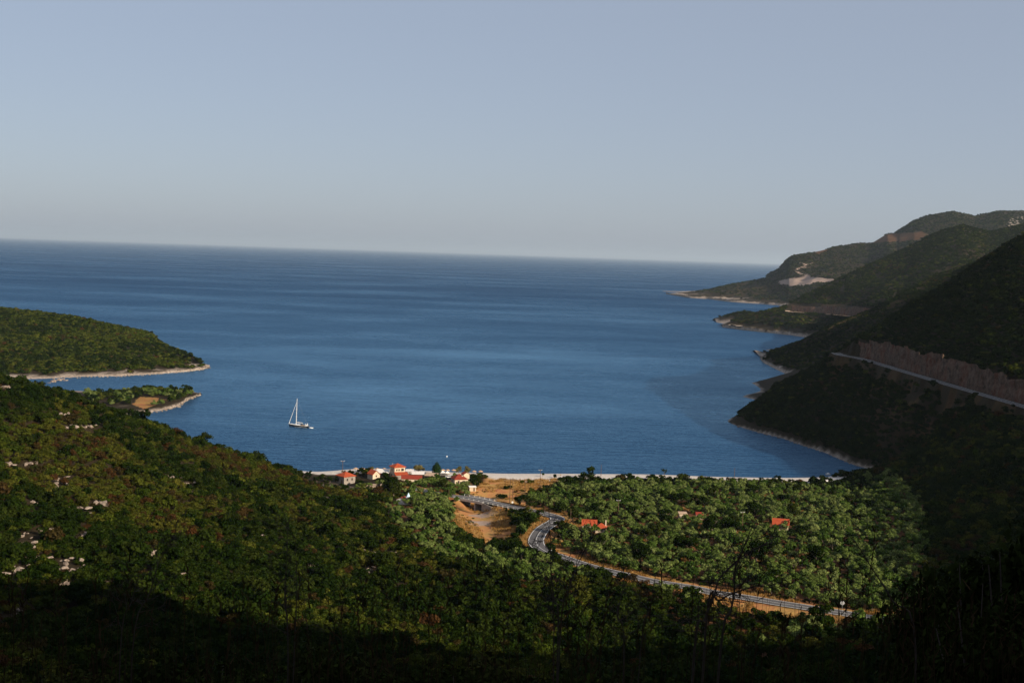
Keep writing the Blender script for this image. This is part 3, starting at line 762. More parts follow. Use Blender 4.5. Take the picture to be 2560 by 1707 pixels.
# things that stand in the valley: keep plants off them  (px, py of the foot, radius in metres)
KEEP = []
BUILT_PX = [(864, 1204, 8), (933, 1194, 6), (994, 1190, 9), (1028, 1203, 9), (983, 1203, 6), (934, 1221, 9), (1148, 1209, 9), (1180, 1225, 5), (1020, 1256, 5), (1007, 1257, 5), (957, 1190, 8), (1045, 1190, 7), (1078, 1194, 7),
            (1473, 1322, 8), (1505, 1325, 7), (1950, 1318, 7), (1706, 1293, 4), (1748, 1293, 4), (2064, 1210, 6), (2088, 1213, 4), (1126, 1192, 9), (1107, 1188, 5), (1189, 1272, 9), (1168, 1280, 7), (1205, 1285, 7), (1160, 1262, 5)]
for a, b, r in BUILT_PX:
    p = GV(a, b); KEEP.append((p[0], p[1], r))
def clear(x, y, extra=0.0):
    ok = np.ones(x.shape, bool)
    for cx, cy, r in KEEP: ok &= (x - cx) ** 2 + (y - cy) ** 2 > (r + extra) ** 2
    return ok
# -- olive grove
DARKT = [(1615, 1346), (1705, 1372), (1815, 1322), (1895, 1288), (1890, 1404), (1928, 1462), (1884, 1296), (2070, 1320), (2172, 1280), (1960, 1258), (1488, 1286), (1325, 1268), (1300, 1262), (1430, 1300), (1400, 1335), (1690, 1262), (1780, 1242), (2080, 1242), (1850, 1205), (1555, 1195), (2110, 1200), (2160, 1204), (2200, 1208),
         (2052, 1560), (2030, 1598), (1790, 1560), (1730, 1540), (1650, 1500), (1550, 1490), (1960, 1610), (1880, 1600), (1700, 1600), (860, 1216), (825, 1190), (845, 1190), (893, 1197), (905, 1200), (1110, 1222), (1090, 1215), (1180, 1205), (1188, 1212), (985, 1240), (975, 1235), (752, 1186), (770, 1188), (792, 1190), (806, 1187), (818, 1198), (838, 1204), (784, 1198), (800, 1206), (762, 1196), (870, 1184), (880, 1190), (1196, 1200), (1580, 1290), (1635, 1342), (1722, 1378), (1700, 1368), (1830, 1318), (1840, 1326), (1650, 1250), (1735, 1262), (1760, 1268), (1980, 1290), (2010, 1345), (2150, 1300), (2120, 1262), (2180, 1340), (1520, 1240), (1450, 1250), (1880, 1240), (2040, 1410), (1600, 1400), (1500, 1380), (1990, 1230), (1780, 1330), (1660, 1300)]
x, y = poisson(-90, 240, 395, 735, 5.2)
d1, _, _ = seg_dist(x, y, ROAD)
east = inpoly(x, y, GROVE); west = inpoly(x, y, GROVE_W); south = inpoly(x, y, GROVE_S)
thin = fbm(x, y, 30, 3)
keep = (east | west | (south & (thin > -0.12))) & (d1 > np.where(south & (x > 60), 13.5, 7.6)) & clear(x, y, 2.0) & ~inpoly(x, y, BED) & ~inpoly(x, y, FIELD)
gap = inpoly(x, y, poly([(1740, 1280), (1850, 1275), (1900, 1290), (1960, 1310), (1900, 1330), (1750, 1320)])) & (rng.random(len(x)) < 0.4)
keep &= ~gap
# room for the dark trees
for a, b in DARKT:
    p = GV(a, b + 6); keep &= (x - p[0]) ** 2 + (y - p[1]) ** 2 > 3.6 ** 2
# openings in front of the houses so that the roofs show
for a, b, r in ((1473, 1340, 4.5), (1505, 1342, 4.0), (1950, 1334, 4.5), (1018, 1272, 7.5), (934, 1236, 4), (1148, 1226, 3.5)):
    p = GV(a, b); keep &= (x - p[0]) ** 2 + (y - p[1]) ** 2 > r * r
x, y = x[keep], y[keep]; zone = np.where(inpoly(x, y, GROVE), 0, np.where(inpoly(x, y, GROVE_W), 1, 2))
pts = np.stack([x, y, zat(x, y)], 1)
near = np.hypot(x, y); scl = rng.uniform(0.62, 1.15, len(x)) * (1 + 0.25 * fbm(x, y, 30, 2)) * np.where(rng.random(len(x)) < 0.15, 0.65, 1.0)
vis = visible(pts, 3.0)
order = np.argsort(-(scl / near) * vis)
# three hundred that show largest are trees of their own
OL_LABEL = {0: 'grey-green olive tree standing in the dense grove between road bend and beach', 1: 'grey-green olive tree standing around the chapel left of the dry river bed', 2: 'grey-green olive tree on the near side of the straight road'}
OL_GROUP = {0: 'olive trees of the main grove', 1: 'olive trees around the chapel', 2: 'olive trees on the near side of the road'}
def grove_place(p, z_):
    a, b, _ = proj(p[None])
    a, b = a[0], b[0]
    if z_ == 1: return ('between ruin and chapel' if b < 1262 else 'below the chapel') if a < 1060 else ('beside the dry river bed' if b < 1330 else 'on the near side of the road bend')
    if z_ == 2: return 'below the straight road, ' + ('left of the dark trees' if a < 1750 else ('among the dark trees' if a < 2000 else 'at the lower right'))
    if b > 1420: return 'on the far road verge, ' + ('under the dead shrub' if a < 1900 else 'near the grey sign')
    if a < 1440: return 'in the grove corner inside the road bend'
    if a < 1560: return 'in the grove just ' + ('below the grove house' if b > 1322 else 'above the grove house')
    if a < 1700: return 'in the grove right of the grove house, ' + ('nearer the road' if b > 1345 else 'nearer the beach')
    if a < 1860: return 'mid-grove, ' + ('nearer the road than the white-armed pole' if b > 1345 else 'around the white-armed pole')
    if a < 2060: return 'in the grove ' + ('below the half-hidden house' if b > 1320 else 'above the half-hidden house')
    return 'at the shaded right end of the grove, ' + ('beach side' if b < 1290 else 'road side' if b > 1390 else 'half way')
def olive_label(p, z_, s_):
    sz = 'large' if s_ > 1.0 else ('small' if s_ < 0.78 else 'mid-sized')
    return f'{sz} grey-green olive tree {grove_place(p, z_)}'
solo = set(order[:259].tolist())
for i in order[:259]:
    z_ = int(zone[i])
    tree('olive_tree', OLIVES[int(rng.integers(7))], pts[i], rng.uniform(0, 6.28), scl[i], olive_label(pts[i], z_, scl[i]), 'olive tree', OL_GROUP[z_])
rest = np.array([i for i in range(len(x)) if i not in solo])
OLIVE_CROWNS = [a for a, b in OLIVES]
s3 = np.repeat(scl[rest][:, None], 3, 1)
tag(stuff_scatter('distant_olive_trees', pts[rest], rng.uniform(0, 6.28, len(rest)), s3, rng.integers(0, 7, len(rest)), OLIVE_CROWNS), 'distant olive trees massed towards the beach', None, None, 'stuff')
# -- dark trees among the olives
DL = 'dark green broad-crowned evergreen tree among the olives of the grove'
for k, (a, b) in enumerate(DARKT):
    p = GV(a, b + 6); p[2] = zat(p[0], p[1])
    s_ = rng.uniform(0.75, 1.2) if b > 1215 else rng.uniform(0.42, 0.62)
    if a < 1215: lab, grp = 'dark green evergreen tree between the village houses', 'dark trees in the village'
    elif b < 1215: lab, grp = 'dark evergreen bush standing at the back edge of the pebble beach', 'dark bushes behind the beach'
    elif b > 1470: lab, grp = 'dark green evergreen tree below the straight road', 'dark trees below the road'
    else: lab, grp = ('big' if s_ > 0.85 else 'smaller') + ' dark green evergreen tree ' + grove_place(p, 0), 'dark trees in the grove'
    tree('evergreen_tree', CAROB[k % 3], p, rng.uniform(0, 6.28), s_, lab, 'tree', grp)
for k, (a, b) in enumerate([(897, 1212), (910, 1208), (925, 1209), (945, 1208), (960, 1210), (1000, 1217), (1015, 1216), (1040, 1220), (1055, 1214), (1065, 1208), (1075, 1212), (1085, 1220), (1100, 1217), (1060, 1224), (1030, 1228), (1010, 1232), (1050, 1234), (1075, 1232), (1095, 1234), (1115, 1234), (1130, 1227), (1155, 1224), (1165, 1230), (1110, 1247), (1090, 1247), (1070, 1247), (1050, 1250), (1130, 1242), (1182, 1214), (960, 1232), (975, 1224), (985, 1217), (880, 1217), (850, 1217), (830, 1207), (1120, 1216), (1106, 1207), (918, 1230), (948, 1240), (930, 1246)]):
    p = GV(a, b + 3); p[2] = zat(p[0], p[1])
    tree('olive_tree', OLIVES[k % 7], p, rng.uniform(0, 6.28), rng.uniform(0.6, 0.95), 'grey-green olive tree ' + ('beside the grey stone house' if a < 905 else 'between small house and ruin' if a < 955 else 'below the tower house' if a < 1035 else 'between long low house and conifer' if a < 1095 else 'below the cream white house') + (', upper row' if b < 1220 else ', lower row' if b > 1238 else ', middle row'), 'olive tree', 'olive trees among the village houses')
# -- single trees of the village and beach
def single(name, lobes, n, size, mat, px, py, s, label, th=2.5, tr=0.15, cat='tree'):
    p = GV(px, py); p[2] = zat(p[0], p[1])
    t = empty(name, p, rng.uniform(0, 6), label, cat); t.scale = (s, s, s)
    link('crown', mesh_np('crown', *leaf_cloud(int(px), lobes, n, size, 0.1, 1.7, 0.4), [mat]), t)
    link('trunk', trunk_mesh(int(px) + 1, th, tr, 3, 0.6), t)
    return t
cone = [(0, 0, 1.0 + 6.6 * t, 0.35 + 2.5 * math.sin(math.pi * min(1, 0.25 + 0.75 * t)) ** 0.8, 0.35 + 2.5 * math.sin(math.pi * min(1, 0.25 + 0.75 * t)) ** 0.8, 1.0) for t in np.linspace(0, 1, 9)]
single('conifer_tree', cone, 2200, 0.32, M_CONIF, 1091, 1190, 1.0, 'tall dark conical conifer beside the beach terraces', 6.0, 0.2)
single('tamarisk_tree', lobes_round(41, 9, 3.6, 0.4, 3.4, 1.3), 1500, 0.3, M_TAM, 1046, 1183, 1.05, 'wide olive-brown feathery tamarisk behind the pale restaurant roof')
single('tamarisk_tree', lobes_round(42, 7, 1.7, 0.4, 3.6, 1.0), 900, 0.3, M_TAM, 1146, 1184, 0.95, 'left of two round tamarisks behind the white house')
single('tamarisk_tree', lobes_round(43, 7, 1.7, 0.4, 3.8, 1.0), 900, 0.3, M_TAM, 1168, 1185, 1.0, 'right of two round tamarisks behind the white house')
single('tamarisk_tree', lobes_round(44, 7, 2.2, 0.4, 3.2, 1.0), 900, 0.3, M_TAM, 925, 1183, 0.95, 'olive-brown tamarisk left of the long white canopy')
single('lime_green_tree', lobes_round(45, 6, 1.4, 0.6, 3.4, 0.8), 700, 0.3, M_LIME, 981, 1181, 1.15, 'bright lime-green tree behind the tower house roof')
single('beach_bush', lobes_round(46, 6, 0.9, 0.3, 2.3, 0.8), 600, 0.28, M_DARK, 1387, 1197, 0.95, 'round dark bush alone on the pale beach', 1.2, 0.1, 'bush')
single('beach_bush', lobes_round(47, 4, 0.6, 0.6, 2.2, 0.55), 300, 0.28, M_MID, 1357, 1194, 1.0, 'small slender leaning bush on the pale beach', 1.4, 0.08, 'bush')
single('beach_bush', lobes_round(48, 5, 1.2, 0.2, 1.9, 0.7), 500, 0.28, M_MID, 1420, 1200, 1.0, 'low green bush at the edge of grove and beach', 1.0, 0.08, 'bush')
single('beach_bush', lobes_round(49, 7, 2.2, 0.2, 2.2, 0.9), 800, 0.3, M_MID, 1325, 1208, 1.0, 'wide green bush on the sandy strip behind the beach', 1.0, 0.1, 'bush')
single('beach_bush', lobes_round(50, 6, 1.8, 0.1, 1.4, 0.7), 600, 0.3, M_YEL, 1306, 1207, 1.0, 'low yellow-green scrub bush on the sandy strip behind the beach', 0.8, 0.08, 'bush')
single('beach_bush', lobes_round(51, 4, 0.7, 0.2, 1.7, 0.5), 300, 0.28, M_DARK, 776, 1179, 1.0, 'tiny round bush alone on the left end of the beach', 1.0, 0.08, 'bush')
single('wild_bush', lobes_round(52, 7, 2.4, 0.2, 2.3, 1.0), 900, 0.3, M_DARK, 1268, 1222, 1.0, 'dark bush in the golden field beside the double pole', 1.0, 0.1, 'bush')
single('wild_bush', lobes_round(53, 7, 2.6, 0.2, 1.8, 1.0), 900, 0.3, M_DARK, 1254, 1240, 1.1, 'low dark bush lying across the field above the bridge', 1.0, 0.1, 'bush')
single('olive_tree', lobes_round(54, 9, 2.6, 0.6, 4.0, 1.0), 1100, 0.34, M_OLIVE, 1328, 1300, 1.0, 'single olive tree on the inside of the road below the guardrail end')
single('olive_tree', lobes_round(55, 9, 2.6, 0.6, 4.2, 1.0), 1100, 0.34, M_OLIVE, 1312, 1318, 1.0, 'pale olive tree between river bed and road bend, upper of two')
single('olive_tree', lobes_round(56, 9, 2.6, 0.6, 4.0, 1.0), 1100, 0.34, M_OLIVE, 1302, 1334, 1.05, 'pale olive tree between river bed and road bend, lower of two')
single('bare_tree', lobes_round(57, 5, 1.8, 1.5, 4.5, 0.9), 260, 0.3, M_DARK, 1660, 1196, 1.0, 'sparse dark tree rising above the grove before the sea', 4.2, 0.16)

# -- maquis on the hillsides
x, y = poisson(-330, 330, 180, 760, 2.95)
z = zat(x, y)
d1, _, _ = seg_dist(x, y, ROAD); d2, _, s2 = seg_dist(x, y, ROADA)
ok = (z > 2.5) & (d1 > np.where(x > 70, 13.0, 7.5)) & (d2 > 12) & clear(x, y, 1.5) & ~inpoly(x, y, BEACH) & ~inpoly(x, y, FIELD) & ~inpoly(x, y, BED) & ~inpoly(x, y, GROVE) & ~(inpoly(x, y, GROVE_W))
ok &= ~(inpoly(x, y, GROVE_S) & (rng.random(len(x)) < 0.35))
VILLAGE = poly([(770, 1092), (900, 1090), (1110, 1094), (1100, 1125), (950, 1130), (880, 1128), (800, 1112)])
ok &= ~(inpoly(x, y, VILLAGE) & (rng.random(len(x)) < 0.6))
px, py, w = proj(np.stack([x, y, z], 1))
ok &= (w > 0) & (px > -260) & (px < 2900) & (py < 1790)
# clearings with bare limestone
ROCKPX = [(73, 1010), (156, 1039), (163, 1068), (204, 1071), (225, 1068), (257, 1056), (65, 1163), (150, 1197), (136, 1214), (194, 1272), (211, 1282), (248, 1260), (105, 1326), (156, 1331), (184, 1345), (204, 1337), (58, 1338), (70, 1360), (90, 1398), (158, 1403), (231, 1398), (201, 1422), (186, 1426), (54, 1423), (155, 1421), (374, 1387), (388, 1384), (371, 1442), (435, 1442), (292, 1459), (422, 1194), (469, 1211), (653, 1343), (12, 1440), (20, 1160), (12, 970), (14, 985), (30, 955), (1209, 1490), (927, 1422), (176, 1465), (40, 1532), (553, 1550), (786, 1416), (90, 1260), (320, 1010), (610, 1410), (846, 1381), (655, 1172), (820, 1248), (826, 1275), (900, 1285), (945, 1358), (925, 1383), (975, 1382)]
ROCKW = []
for a, b in ROCKPX:
    h = hit(a, b, 'near')
    if h is not None: ROCKW.append((a, b, h))
for a, b, h in ROCKW:
    dv = np.array(h) - CAM; dv = dv[:2] / np.linalg.norm(dv[:2])
    for back in (1.0, 4.5): ok &= (x - h[0] + dv[0] * back) ** 2 + (y - h[1] + dv[1] * back) ** 2 > 3.1 ** 2
x, y, z = x[ok], y[ok], z[ok]
pts = np.stack([x, y, z - 0.15], 1)
n = len(x)
pn = fbm(x, y, 45, 3) + rng.normal(0, 0.3, n)
kind = np.where(pn < 0.0, 0, np.where(pn < 0.34, 1, np.where(rng.random(n) < 0.7, 2, 3)))
kind = np.where(rng.random(n) < 0.03, 3, kind)
scl = rng.uniform(0.6, 1.3, n) * np.where(kind == 0, 1.15, 1.0) * np.where(rng.random(n) < 0.1, 1.6, 1.0)
ww = proj(pts)[2]
vis = visible(pts, 2.5, 0)
order = np.argsort(-(scl / ww) * vis)
KEYS = ['dark', 'mid', 'yel', 'rust']
KL = ['dark green', 'mid green', 'yellow-green', 'rusty brown']
solo = order[:300]
for i in solo:
    ax = proj(pts[i:i + 1])[0][0]
    ay = proj(pts[i:i + 1])[1][0]; sz = 'large' if scl[i] > 1.35 else ('mid-sized' if scl[i] > 0.95 else 'small')
    side = ('on the left hillside', 'maquis on the left hillside') if ax < 900 else ('at the foot of the slope below the viewpoint', 'maquis below the viewpoint')
    kk = int(kind[i])
    o = link('maquis_bush', BUSHM[KEYS[kk]][int(rng.integers(4))], None, pts[i], rng.uniform(0, 6.28), (scl[i], scl[i], scl[i] * rng.uniform(0.8, 1.15)))
    wh = ('at the left end of' if ax < 300 else ('in the middle of' if ax < 620 else 'at the right of')) if ax < 900 else ('well left of' if ax < 1100 else 'just left of' if ax < 1350 else 'below' if ax < 1700 else 'just right of' if ax < 2000 else 'well right of')
    lab = f'{sz} {KL[kk]} maquis bush {wh} the ' + ('lower' if ay > 1500 else 'middle') + ' left hillside' if ax < 900 else f'{sz} {KL[kk]} maquis bush on the ' + ('upper' if ay < 1500 else 'middle' if ay < 1600 else 'lowest') + f' near slope {wh} the dead shrubs'
    tag(o, lab, 'bush', f'{KL[kk]} {side[1]}')
ss = set(solo.tolist()); rest = np.array([i for i in range(n) if i not in ss])
ALLB = [m for k in KEYS for m in BUSHM[k]]
s3 = np.stack([scl[rest], scl[rest], scl[rest] * rng.uniform(0.75, 1.15, len(rest))], 1)
stuff_scatter('maquis_scrub', pts[rest], rng.uniform(0, 6.28, len(rest)), s3, kind[rest] * 4 + rng.integers(0, 4, len(rest)), ALLB)

# -- scrub on the farther hills
def on_mesh(V, q, dens, seed, zmin, mask=None, cap=9000):
    r = np.random.default_rng(seed)
    a, b, c, d = (V[q[:, i]] for i in range(4))
    area = 0.5 * np.linalg.norm(np.cross(c - a, d - b), axis=1)
    px, py, w = proj((a + c) / 2)
    area = np.where((px > -80) & (px < 2640), area, 0)
    n = min(cap, int(area.sum() * dens)); k = r.choice(len(q), n, p=area / area.sum())
    u, v = r.random(n)[:, None], r.random(n)[:, None]
    p = (a[k] * (1 - u) + b[k] * u) * (1 - v) + (d[k] * (1 - u) + c[k] * u) * v
    ok = p[:, 2] > zmin + fbm(p[:, 0], p[:, 1], 12, 2) * zmin * 0.5
    px, py, _ = proj(p)
    for pl in (mask or ()): ok &= ~inpoly(px, py, pl)
    return p[ok]
def pick_kind(p, probs):                # kinds of bush come in drifts, not as an even speckle
    c = np.cumsum(probs); t = np.clip(0.5 + fbm(p[:, 0], p[:, 1], 55, 3) * 0.75 + rng.normal(0, 0.16, len(p)), 0, 0.9999)
    r_ = rng.random(len(p)); t = np.where(r_ < 0.6, t, rng.random(len(p)))
    order_ = np.array([0, 2, 1, 3, 4, 5]); pr = np.cumsum(np.array(probs)[order_])
    return order_[np.minimum(np.searchsorted(pr, t * pr[-1]), 5)]
def far_scrub(name, p, s0, s1, probs=(0.3, 0.3, 0.15, 0.15, 0.05, 0.05)):
    n = len(p); s = rng.uniform(s0, s1, n); s3 = np.stack([s, s, s * rng.uniform(0.5, 0.85, n)], 1)
    stuff_scatter(name, p - np.array([0, 0, 0.25]) * s[:, None], rng.uniform(0, 6.28, n), s3, pick_kind(p, probs), FARM)
far_scrub('headland_scrub', on_mesh(*LEFT_HEAD, 0.08, 1, 3.0, cap=20000), 0.8, 2.1)
far_scrub('spur_scrub', on_mesh(*HILL_B, 0.08, 3, 5.0, cap=18000), 0.8, 1.7, (0.42, 0.12, 0.36, 0.06, 0.02, 0.02))
far_scrub('cut_headland_scrub', on_mesh(*HILL_C, 0.05, 4, 11.0, [[(1965, 758), (2060, 761), (2172, 767), (2240, 774), (2232, 806), (2172, 795), (2060, 786), (1965, 780)]], cap=30000), 1.1, 2.5, (0.40, 0.14, 0.34, 0.08, 0.02, 0.02))
dmask = [sp([(775, 518), (860, 500), (960, 488), (1050, 498), (1160, 508), (1130, 524), (1030, 528), (960, 545), (880, 552), (800, 540)]), sp([(1380, 276), (1440, 232), (1520, 214), (1700, 205), (1745, 222), (1660, 258), (1560, 268), (1450, 272)]), sp([(1015, 332), (1060, 318), (1115, 316), (1075, 335), (1035, 347)]),
         stroke([(1010, 404), (960, 414), (915, 403)], 1.6), stroke([(960, 426), (905, 440), (893, 458), (930, 474), (985, 489)], 1.9)]
far_scrub('far_headland_scrub', on_mesh(*HILL_D, 0.03, 5, 13.0, dmask, cap=42000), 1.2, 2.7, (0.38, 0.16, 0.32, 0.08, 0.03, 0.03))
# right hill
x, y = poisson(150, 620, 480, 1290, 3.1)
z = zat(x, y); d2, _, s2 = seg_dist(x, y, ROADA); px, py, w = proj(np.stack([x, y, z], 1))
thinb = fbm(x, y, 25, 3)
ok = (z > 4) & (w > 0) & (px < 2680) & (px > 1780) & ~((s2 > 0) & (d2 < 13)) & ~((s2 <= 0) & (d2 < 8)) & ~inpoly(x, y, GROVE) & ~inpoly(x, y, BEACH) & ~((s2 <= 0) & (d2 < 40) & (thinb > 0.36))
p = np.stack([x, y, z], 1)[ok]
Vn = np.stack([XX, YY, ZZ], -1).reshape(-1, 3); cq = Vn[quads].mean(1)
sel = (cq[:, 0] > 195) & (cq[:, 0] < 300) & (cq[:, 1] > 690) & (cq[:, 1] < 1060)
pe = on_mesh(Vn, quads[sel], 0.085, 12, 3.0); d3, _, s3_ = seg_dist(pe[:, 0], pe[:, 1], ROADA); th = fbm(pe[:, 0], pe[:, 1], 18, 3)
p = np.r_[p, pe[(d3 > 5.5) & (s3_ <= 0) & ~((th > 0.15) & (d3 < 34))]]
far_scrub('right_hill_scrub', p, 0.8, 1.9, (0.48, 0.05, 0.42, 0.03, 0.01, 0.01))  # nearly all the darkest kinds, deepening this hill's shade through leaf colour
# spit trees
def spit_part(q_):
    a = proj(q_[None])[0][0]; b = proj(q_[None])[1][0]
    return ('seaward' if b < 995 else 'near') + (' left end' if a < 290 else ' middle' if a < 390 else ' right tip')
p = on_mesh(*SPIT, 0.034, 6, 2.8, [[(330, 1012), (350, 990), (395, 991), (425, 994), (420, 1003), (392, 1010), (360, 1022)]])
p = p[proj(p)[0] > 215]
for i in range(len(p)):
    k = rng.random()
    if k < 0.45:
        o = link('olive_bush', OLIVE_CROWNS[int(rng.integers(7))], None, p[i] - np.array([0, 0, 0.8]), rng.uniform(0, 6.28), rng.uniform(0.85, 1.25)); tag(o, 'grey-green olive on the ' + spit_part(p[i]) + ' of the low rocky spit', 'olive tree', 'olives on the spit')
    else:
        o = link('spit_bush', BUSHM['dark' if k < 0.8 else 'mid'][int(rng.integers(4))], None, p[i], rng.uniform(0, 6.28), rng.uniform(1.3, 2.0)); tag(o, ('dark' if k < 0.8 else 'mid') + ' green bush on the ' + spit_part(p[i]) + ' of the low rocky spit', 'bush', 'bushes on the spit')

# -- golden grass of field, verges and river bed
def tuft(seed):
    r = np.random.default_rng(seed); v = []; f = []
    for i in range(34):
        a = r.uniform(0, 6.28); c = np.array([r.normal() * 0.35, r.normal() * 0.35, 0]); l = np.array([math.cos(a), math.sin(a), 0]) * r.uniform(0.05, 0.35)
        h = r.uniform(0.3, 0.75); wd = np.array([-math.sin(a), math.cos(a), 0]) * 0.06
        b = len(v); v += [c - wd, c + wd, c + l + [0, 0, h]]; f.append((b, b + 1, b + 2))
    return mesh_np('grass_tuft', v, f, [M_GOLD])
TUFTS = [tuft(s) for s in range(4)]
x, y = poisson(-60, 200, 400, 720, 1.25)
d1, _, _ = seg_dist(x, y, ROAD); fn = fbm(x, y, 12, 4); 
b2, _, _ = seg_dist(x, y, [GV(1195, 1238)[:2], GV(1190, 1262)[:2], GV(1215, 1300)[:2], GV(1235, 1345)[:2]])
inb = inpoly(x, y, BED); inf = inpoly(x, y, FIELD)
ok = ((inf & (fn > -0.05)) | (inb & (fn > -0.3) & (b2 > 3)) | ((d1 > 4.3) & (d1 < 12) & (fn > -0.12)) | (inpoly(x, y, GROVE) & (fn > 0.3))) & (d1 > 4.3) & clear(x, y, 0)
x, y = x[ok], y[ok]; n = len(x)
stuff_scatter('dry_golden_grass', np.stack([x, y, zat(x, y)], 1), rng.uniform(0, 6.28, n), np.repeat(rng.uniform(0.5, 1.7, n)[:, None], 3, 1), rng.integers(0, 4, n), TUFTS)

# shrubs growing between the olive trees
x, y = poisson(-90, 240, 420, 720, 3.4)
d1, _, _ = seg_dist(x, y, ROAD); fn = fbm(x + 71, y + 5, 20, 3)
ok = (inpoly(x, y, GROVE) | inpoly(x, y, GROVE_W)) & (d1 > 7.5) & clear(x, y, 0.5) & (fn > -0.12) & ~inpoly(x, y, BED) & ~inpoly(x, y, FIELD)
x, y = x[ok], y[ok]; n = len(x); s_ = rng.uniform(0.25, 0.75, n)
stuff_scatter('grove_undergrowth', np.stack([x, y, zat(x, y) - 0.1], 1), rng.uniform(0, 6.28, n), np.stack([s_ * 1.2, s_ * 1.2, s_ * 0.8], 1), rng.choice([0, 1, 2, 3, 4, 5], n), ALLB)
# low green scrub in the dry field and river bed
x, y = poisson(-60, 60, 520, 700, 3.1)
fn = fbm(x + 33, y, 14, 3); d1, _, _ = seg_dist(x, y, ROAD)
ok = (inpoly(x, y, FIELD) | inpoly(x, y, BED)) & (fn > 0.12) & (d1 > 5) & (rng.random(len(x)) < 0.55)
x, y = x[ok], y[ok]; n = len(x); s_ = rng.uniform(0.2, 0.55, n)
stuff_scatter('low_field_scrub', np.stack([x, y, zat(x, y) - 0.1], 1), rng.uniform(0, 6.28, n), np.stack([s_ * 1.3, s_ * 1.3, s_ * 0.6], 1), rng.integers(4, 16, n), ALLB)

# -- limestone outcrops on the left hillside and boulders along the shores
M_ROCK = None
def limestone():
    m, nt, b = new_mat('limestone')
    f = noise(nt, 1.1, 8, 0.78, coord='Object')
    nt.links.new(ramp(nt, f, [(0.36, (0.07, 0.055, 0.045)), (0.5, (0.28, 0.22, 0.175)), (0.72, (0.46, 0.38, 0.32))]), b.inputs['Base Color'])
    b.inputs['Roughness'].default_value = 0.95; b.inputs['Specular IOR Level'].default_value = 0.1
    bump(nt, b, f, 1.0, 0.25); return m
M_ROCK = limestone()
def rock_mesh(seed):
    r = np.random.default_rng(seed); bm = bmesh.new(); bmesh.ops.create_icosphere(bm, subdivisions=3, radius=1)
    dirs = r.normal(size=(14, 3)); dirs /= np.linalg.norm(dirs, axis=1)[:, None]; cut = r.uniform(0.35, 0.8, 14)
    for v in bm.verts:
        p = np.array(v.co)
        for d, c in zip(dirs, cut):
            t = p @ d
            if t > c: p = p - d * (t - c)
        p *= 1 + 0.12 * math.sin(p[0] * 7 + seed) * math.sin(p[1] * 8) + r.normal() * 0.03
        v.co = p
    me = bpy.data.meshes.new('rock'); bm.to_mesh(me); bm.free(); me.materials.append(M_ROCK); return me
ROCKS = [rock_mesh(s) for s in range(8)]
for k, (a, b, h) in enumerate(ROCKW):
    m_ = hit(a, b, 'near')
    s_ = rng.uniform(0.7, 1.6)
    e = empty('limestone_outcrop', (h[0], h[1], h[2] - 0.2), rng.uniform(0, 6.28), 'pale limestone outcrop on the left hillside, ' + ('skyline' if b < 1080 else 'upper' if b < 1230 else 'middle' if b < 1370 else 'lower') + ' part, ' + ('at the left edge' if a < 110 else 'left' if a < 230 else 'centre left' if a < 450 else 'centre' if a < 700 else 'right'), 'rock', 'limestone outcrops on the slopes')
    for j in range(6):
        link('boulder', ROCKS[(k + 3 * j) % 8], e, (rng.normal() * 2.0, rng.normal() * 1.5, rng.uniform(0.0, 0.9)), rng.uniform(0, 6.28), (s_ * rng.uniform(0.6, 1.6), s_ * rng.uniform(0.5, 1.1), s_ * rng.uniform(0.35, 0.8)))
def shore_rocks(pxs, which, n, s0, s1, label, group, spread=5):
    pl = np.array([G(a, b, 0.3) for a, b in pxs])
    pr = resample(pl, n)
    for i in range(n):
        p = pr[i] + rng.normal(size=3) * np.array([spread * 0.5, spread, 0]) * 0.5
        s_ = rng.uniform(s0, s1)
        o = link('shore_boulder', ROCKS[int(rng.integers(8))], None, (p[0], p[1], rng.uniform(-0.3, 0.7) * s_ * 0.5), rng.uniform(0, 6.28), (s_, s_ * rng.uniform(0.6, 1), s_ * rng.uniform(0.5, 0.9)))
        tag(o, label + (', at the seaward tip' if (i > n * 0.75) == (which != 'r') else ', at the inner end' if (i < n * 0.3) == (which != 'r') else ', half way along') + (', larger' if s_ > s0 + (s1 - s0) * 0.67 else ', mid-sized' if s_ > s0 + (s1 - s0) * 0.33 else ', smaller'), 'rock', group)
shore_rocks([(130, 947), (218, 942), (294, 941), (381, 936), (457, 930), (505, 924), (521, 919)], 'l', 70, 0.6, 1.7, 'pale boulder at the waterline of the left headland', 'boulders along the left headland')
shore_rocks([(120, 955), (150, 952), (160, 948)], 'l', 8, 2.0, 3.5, 'large pale boulder at the inner end of the cove', 'boulders in the cove')
shore_rocks([(327, 1035), (360, 1033), (403, 1027), (446, 1016), (462, 1002), (488, 992), (501, 985)], 's', 60, 0.8, 2.0, 'pale boulder at the waterline of the low spit', 'boulders along the low spit', 3)
shore_rocks(HILL_SHORE, 'r', 110, 0.5, 1.4, 'grey boulder at the shaded foot of the right hill', 'boulders along the right hill', 4)
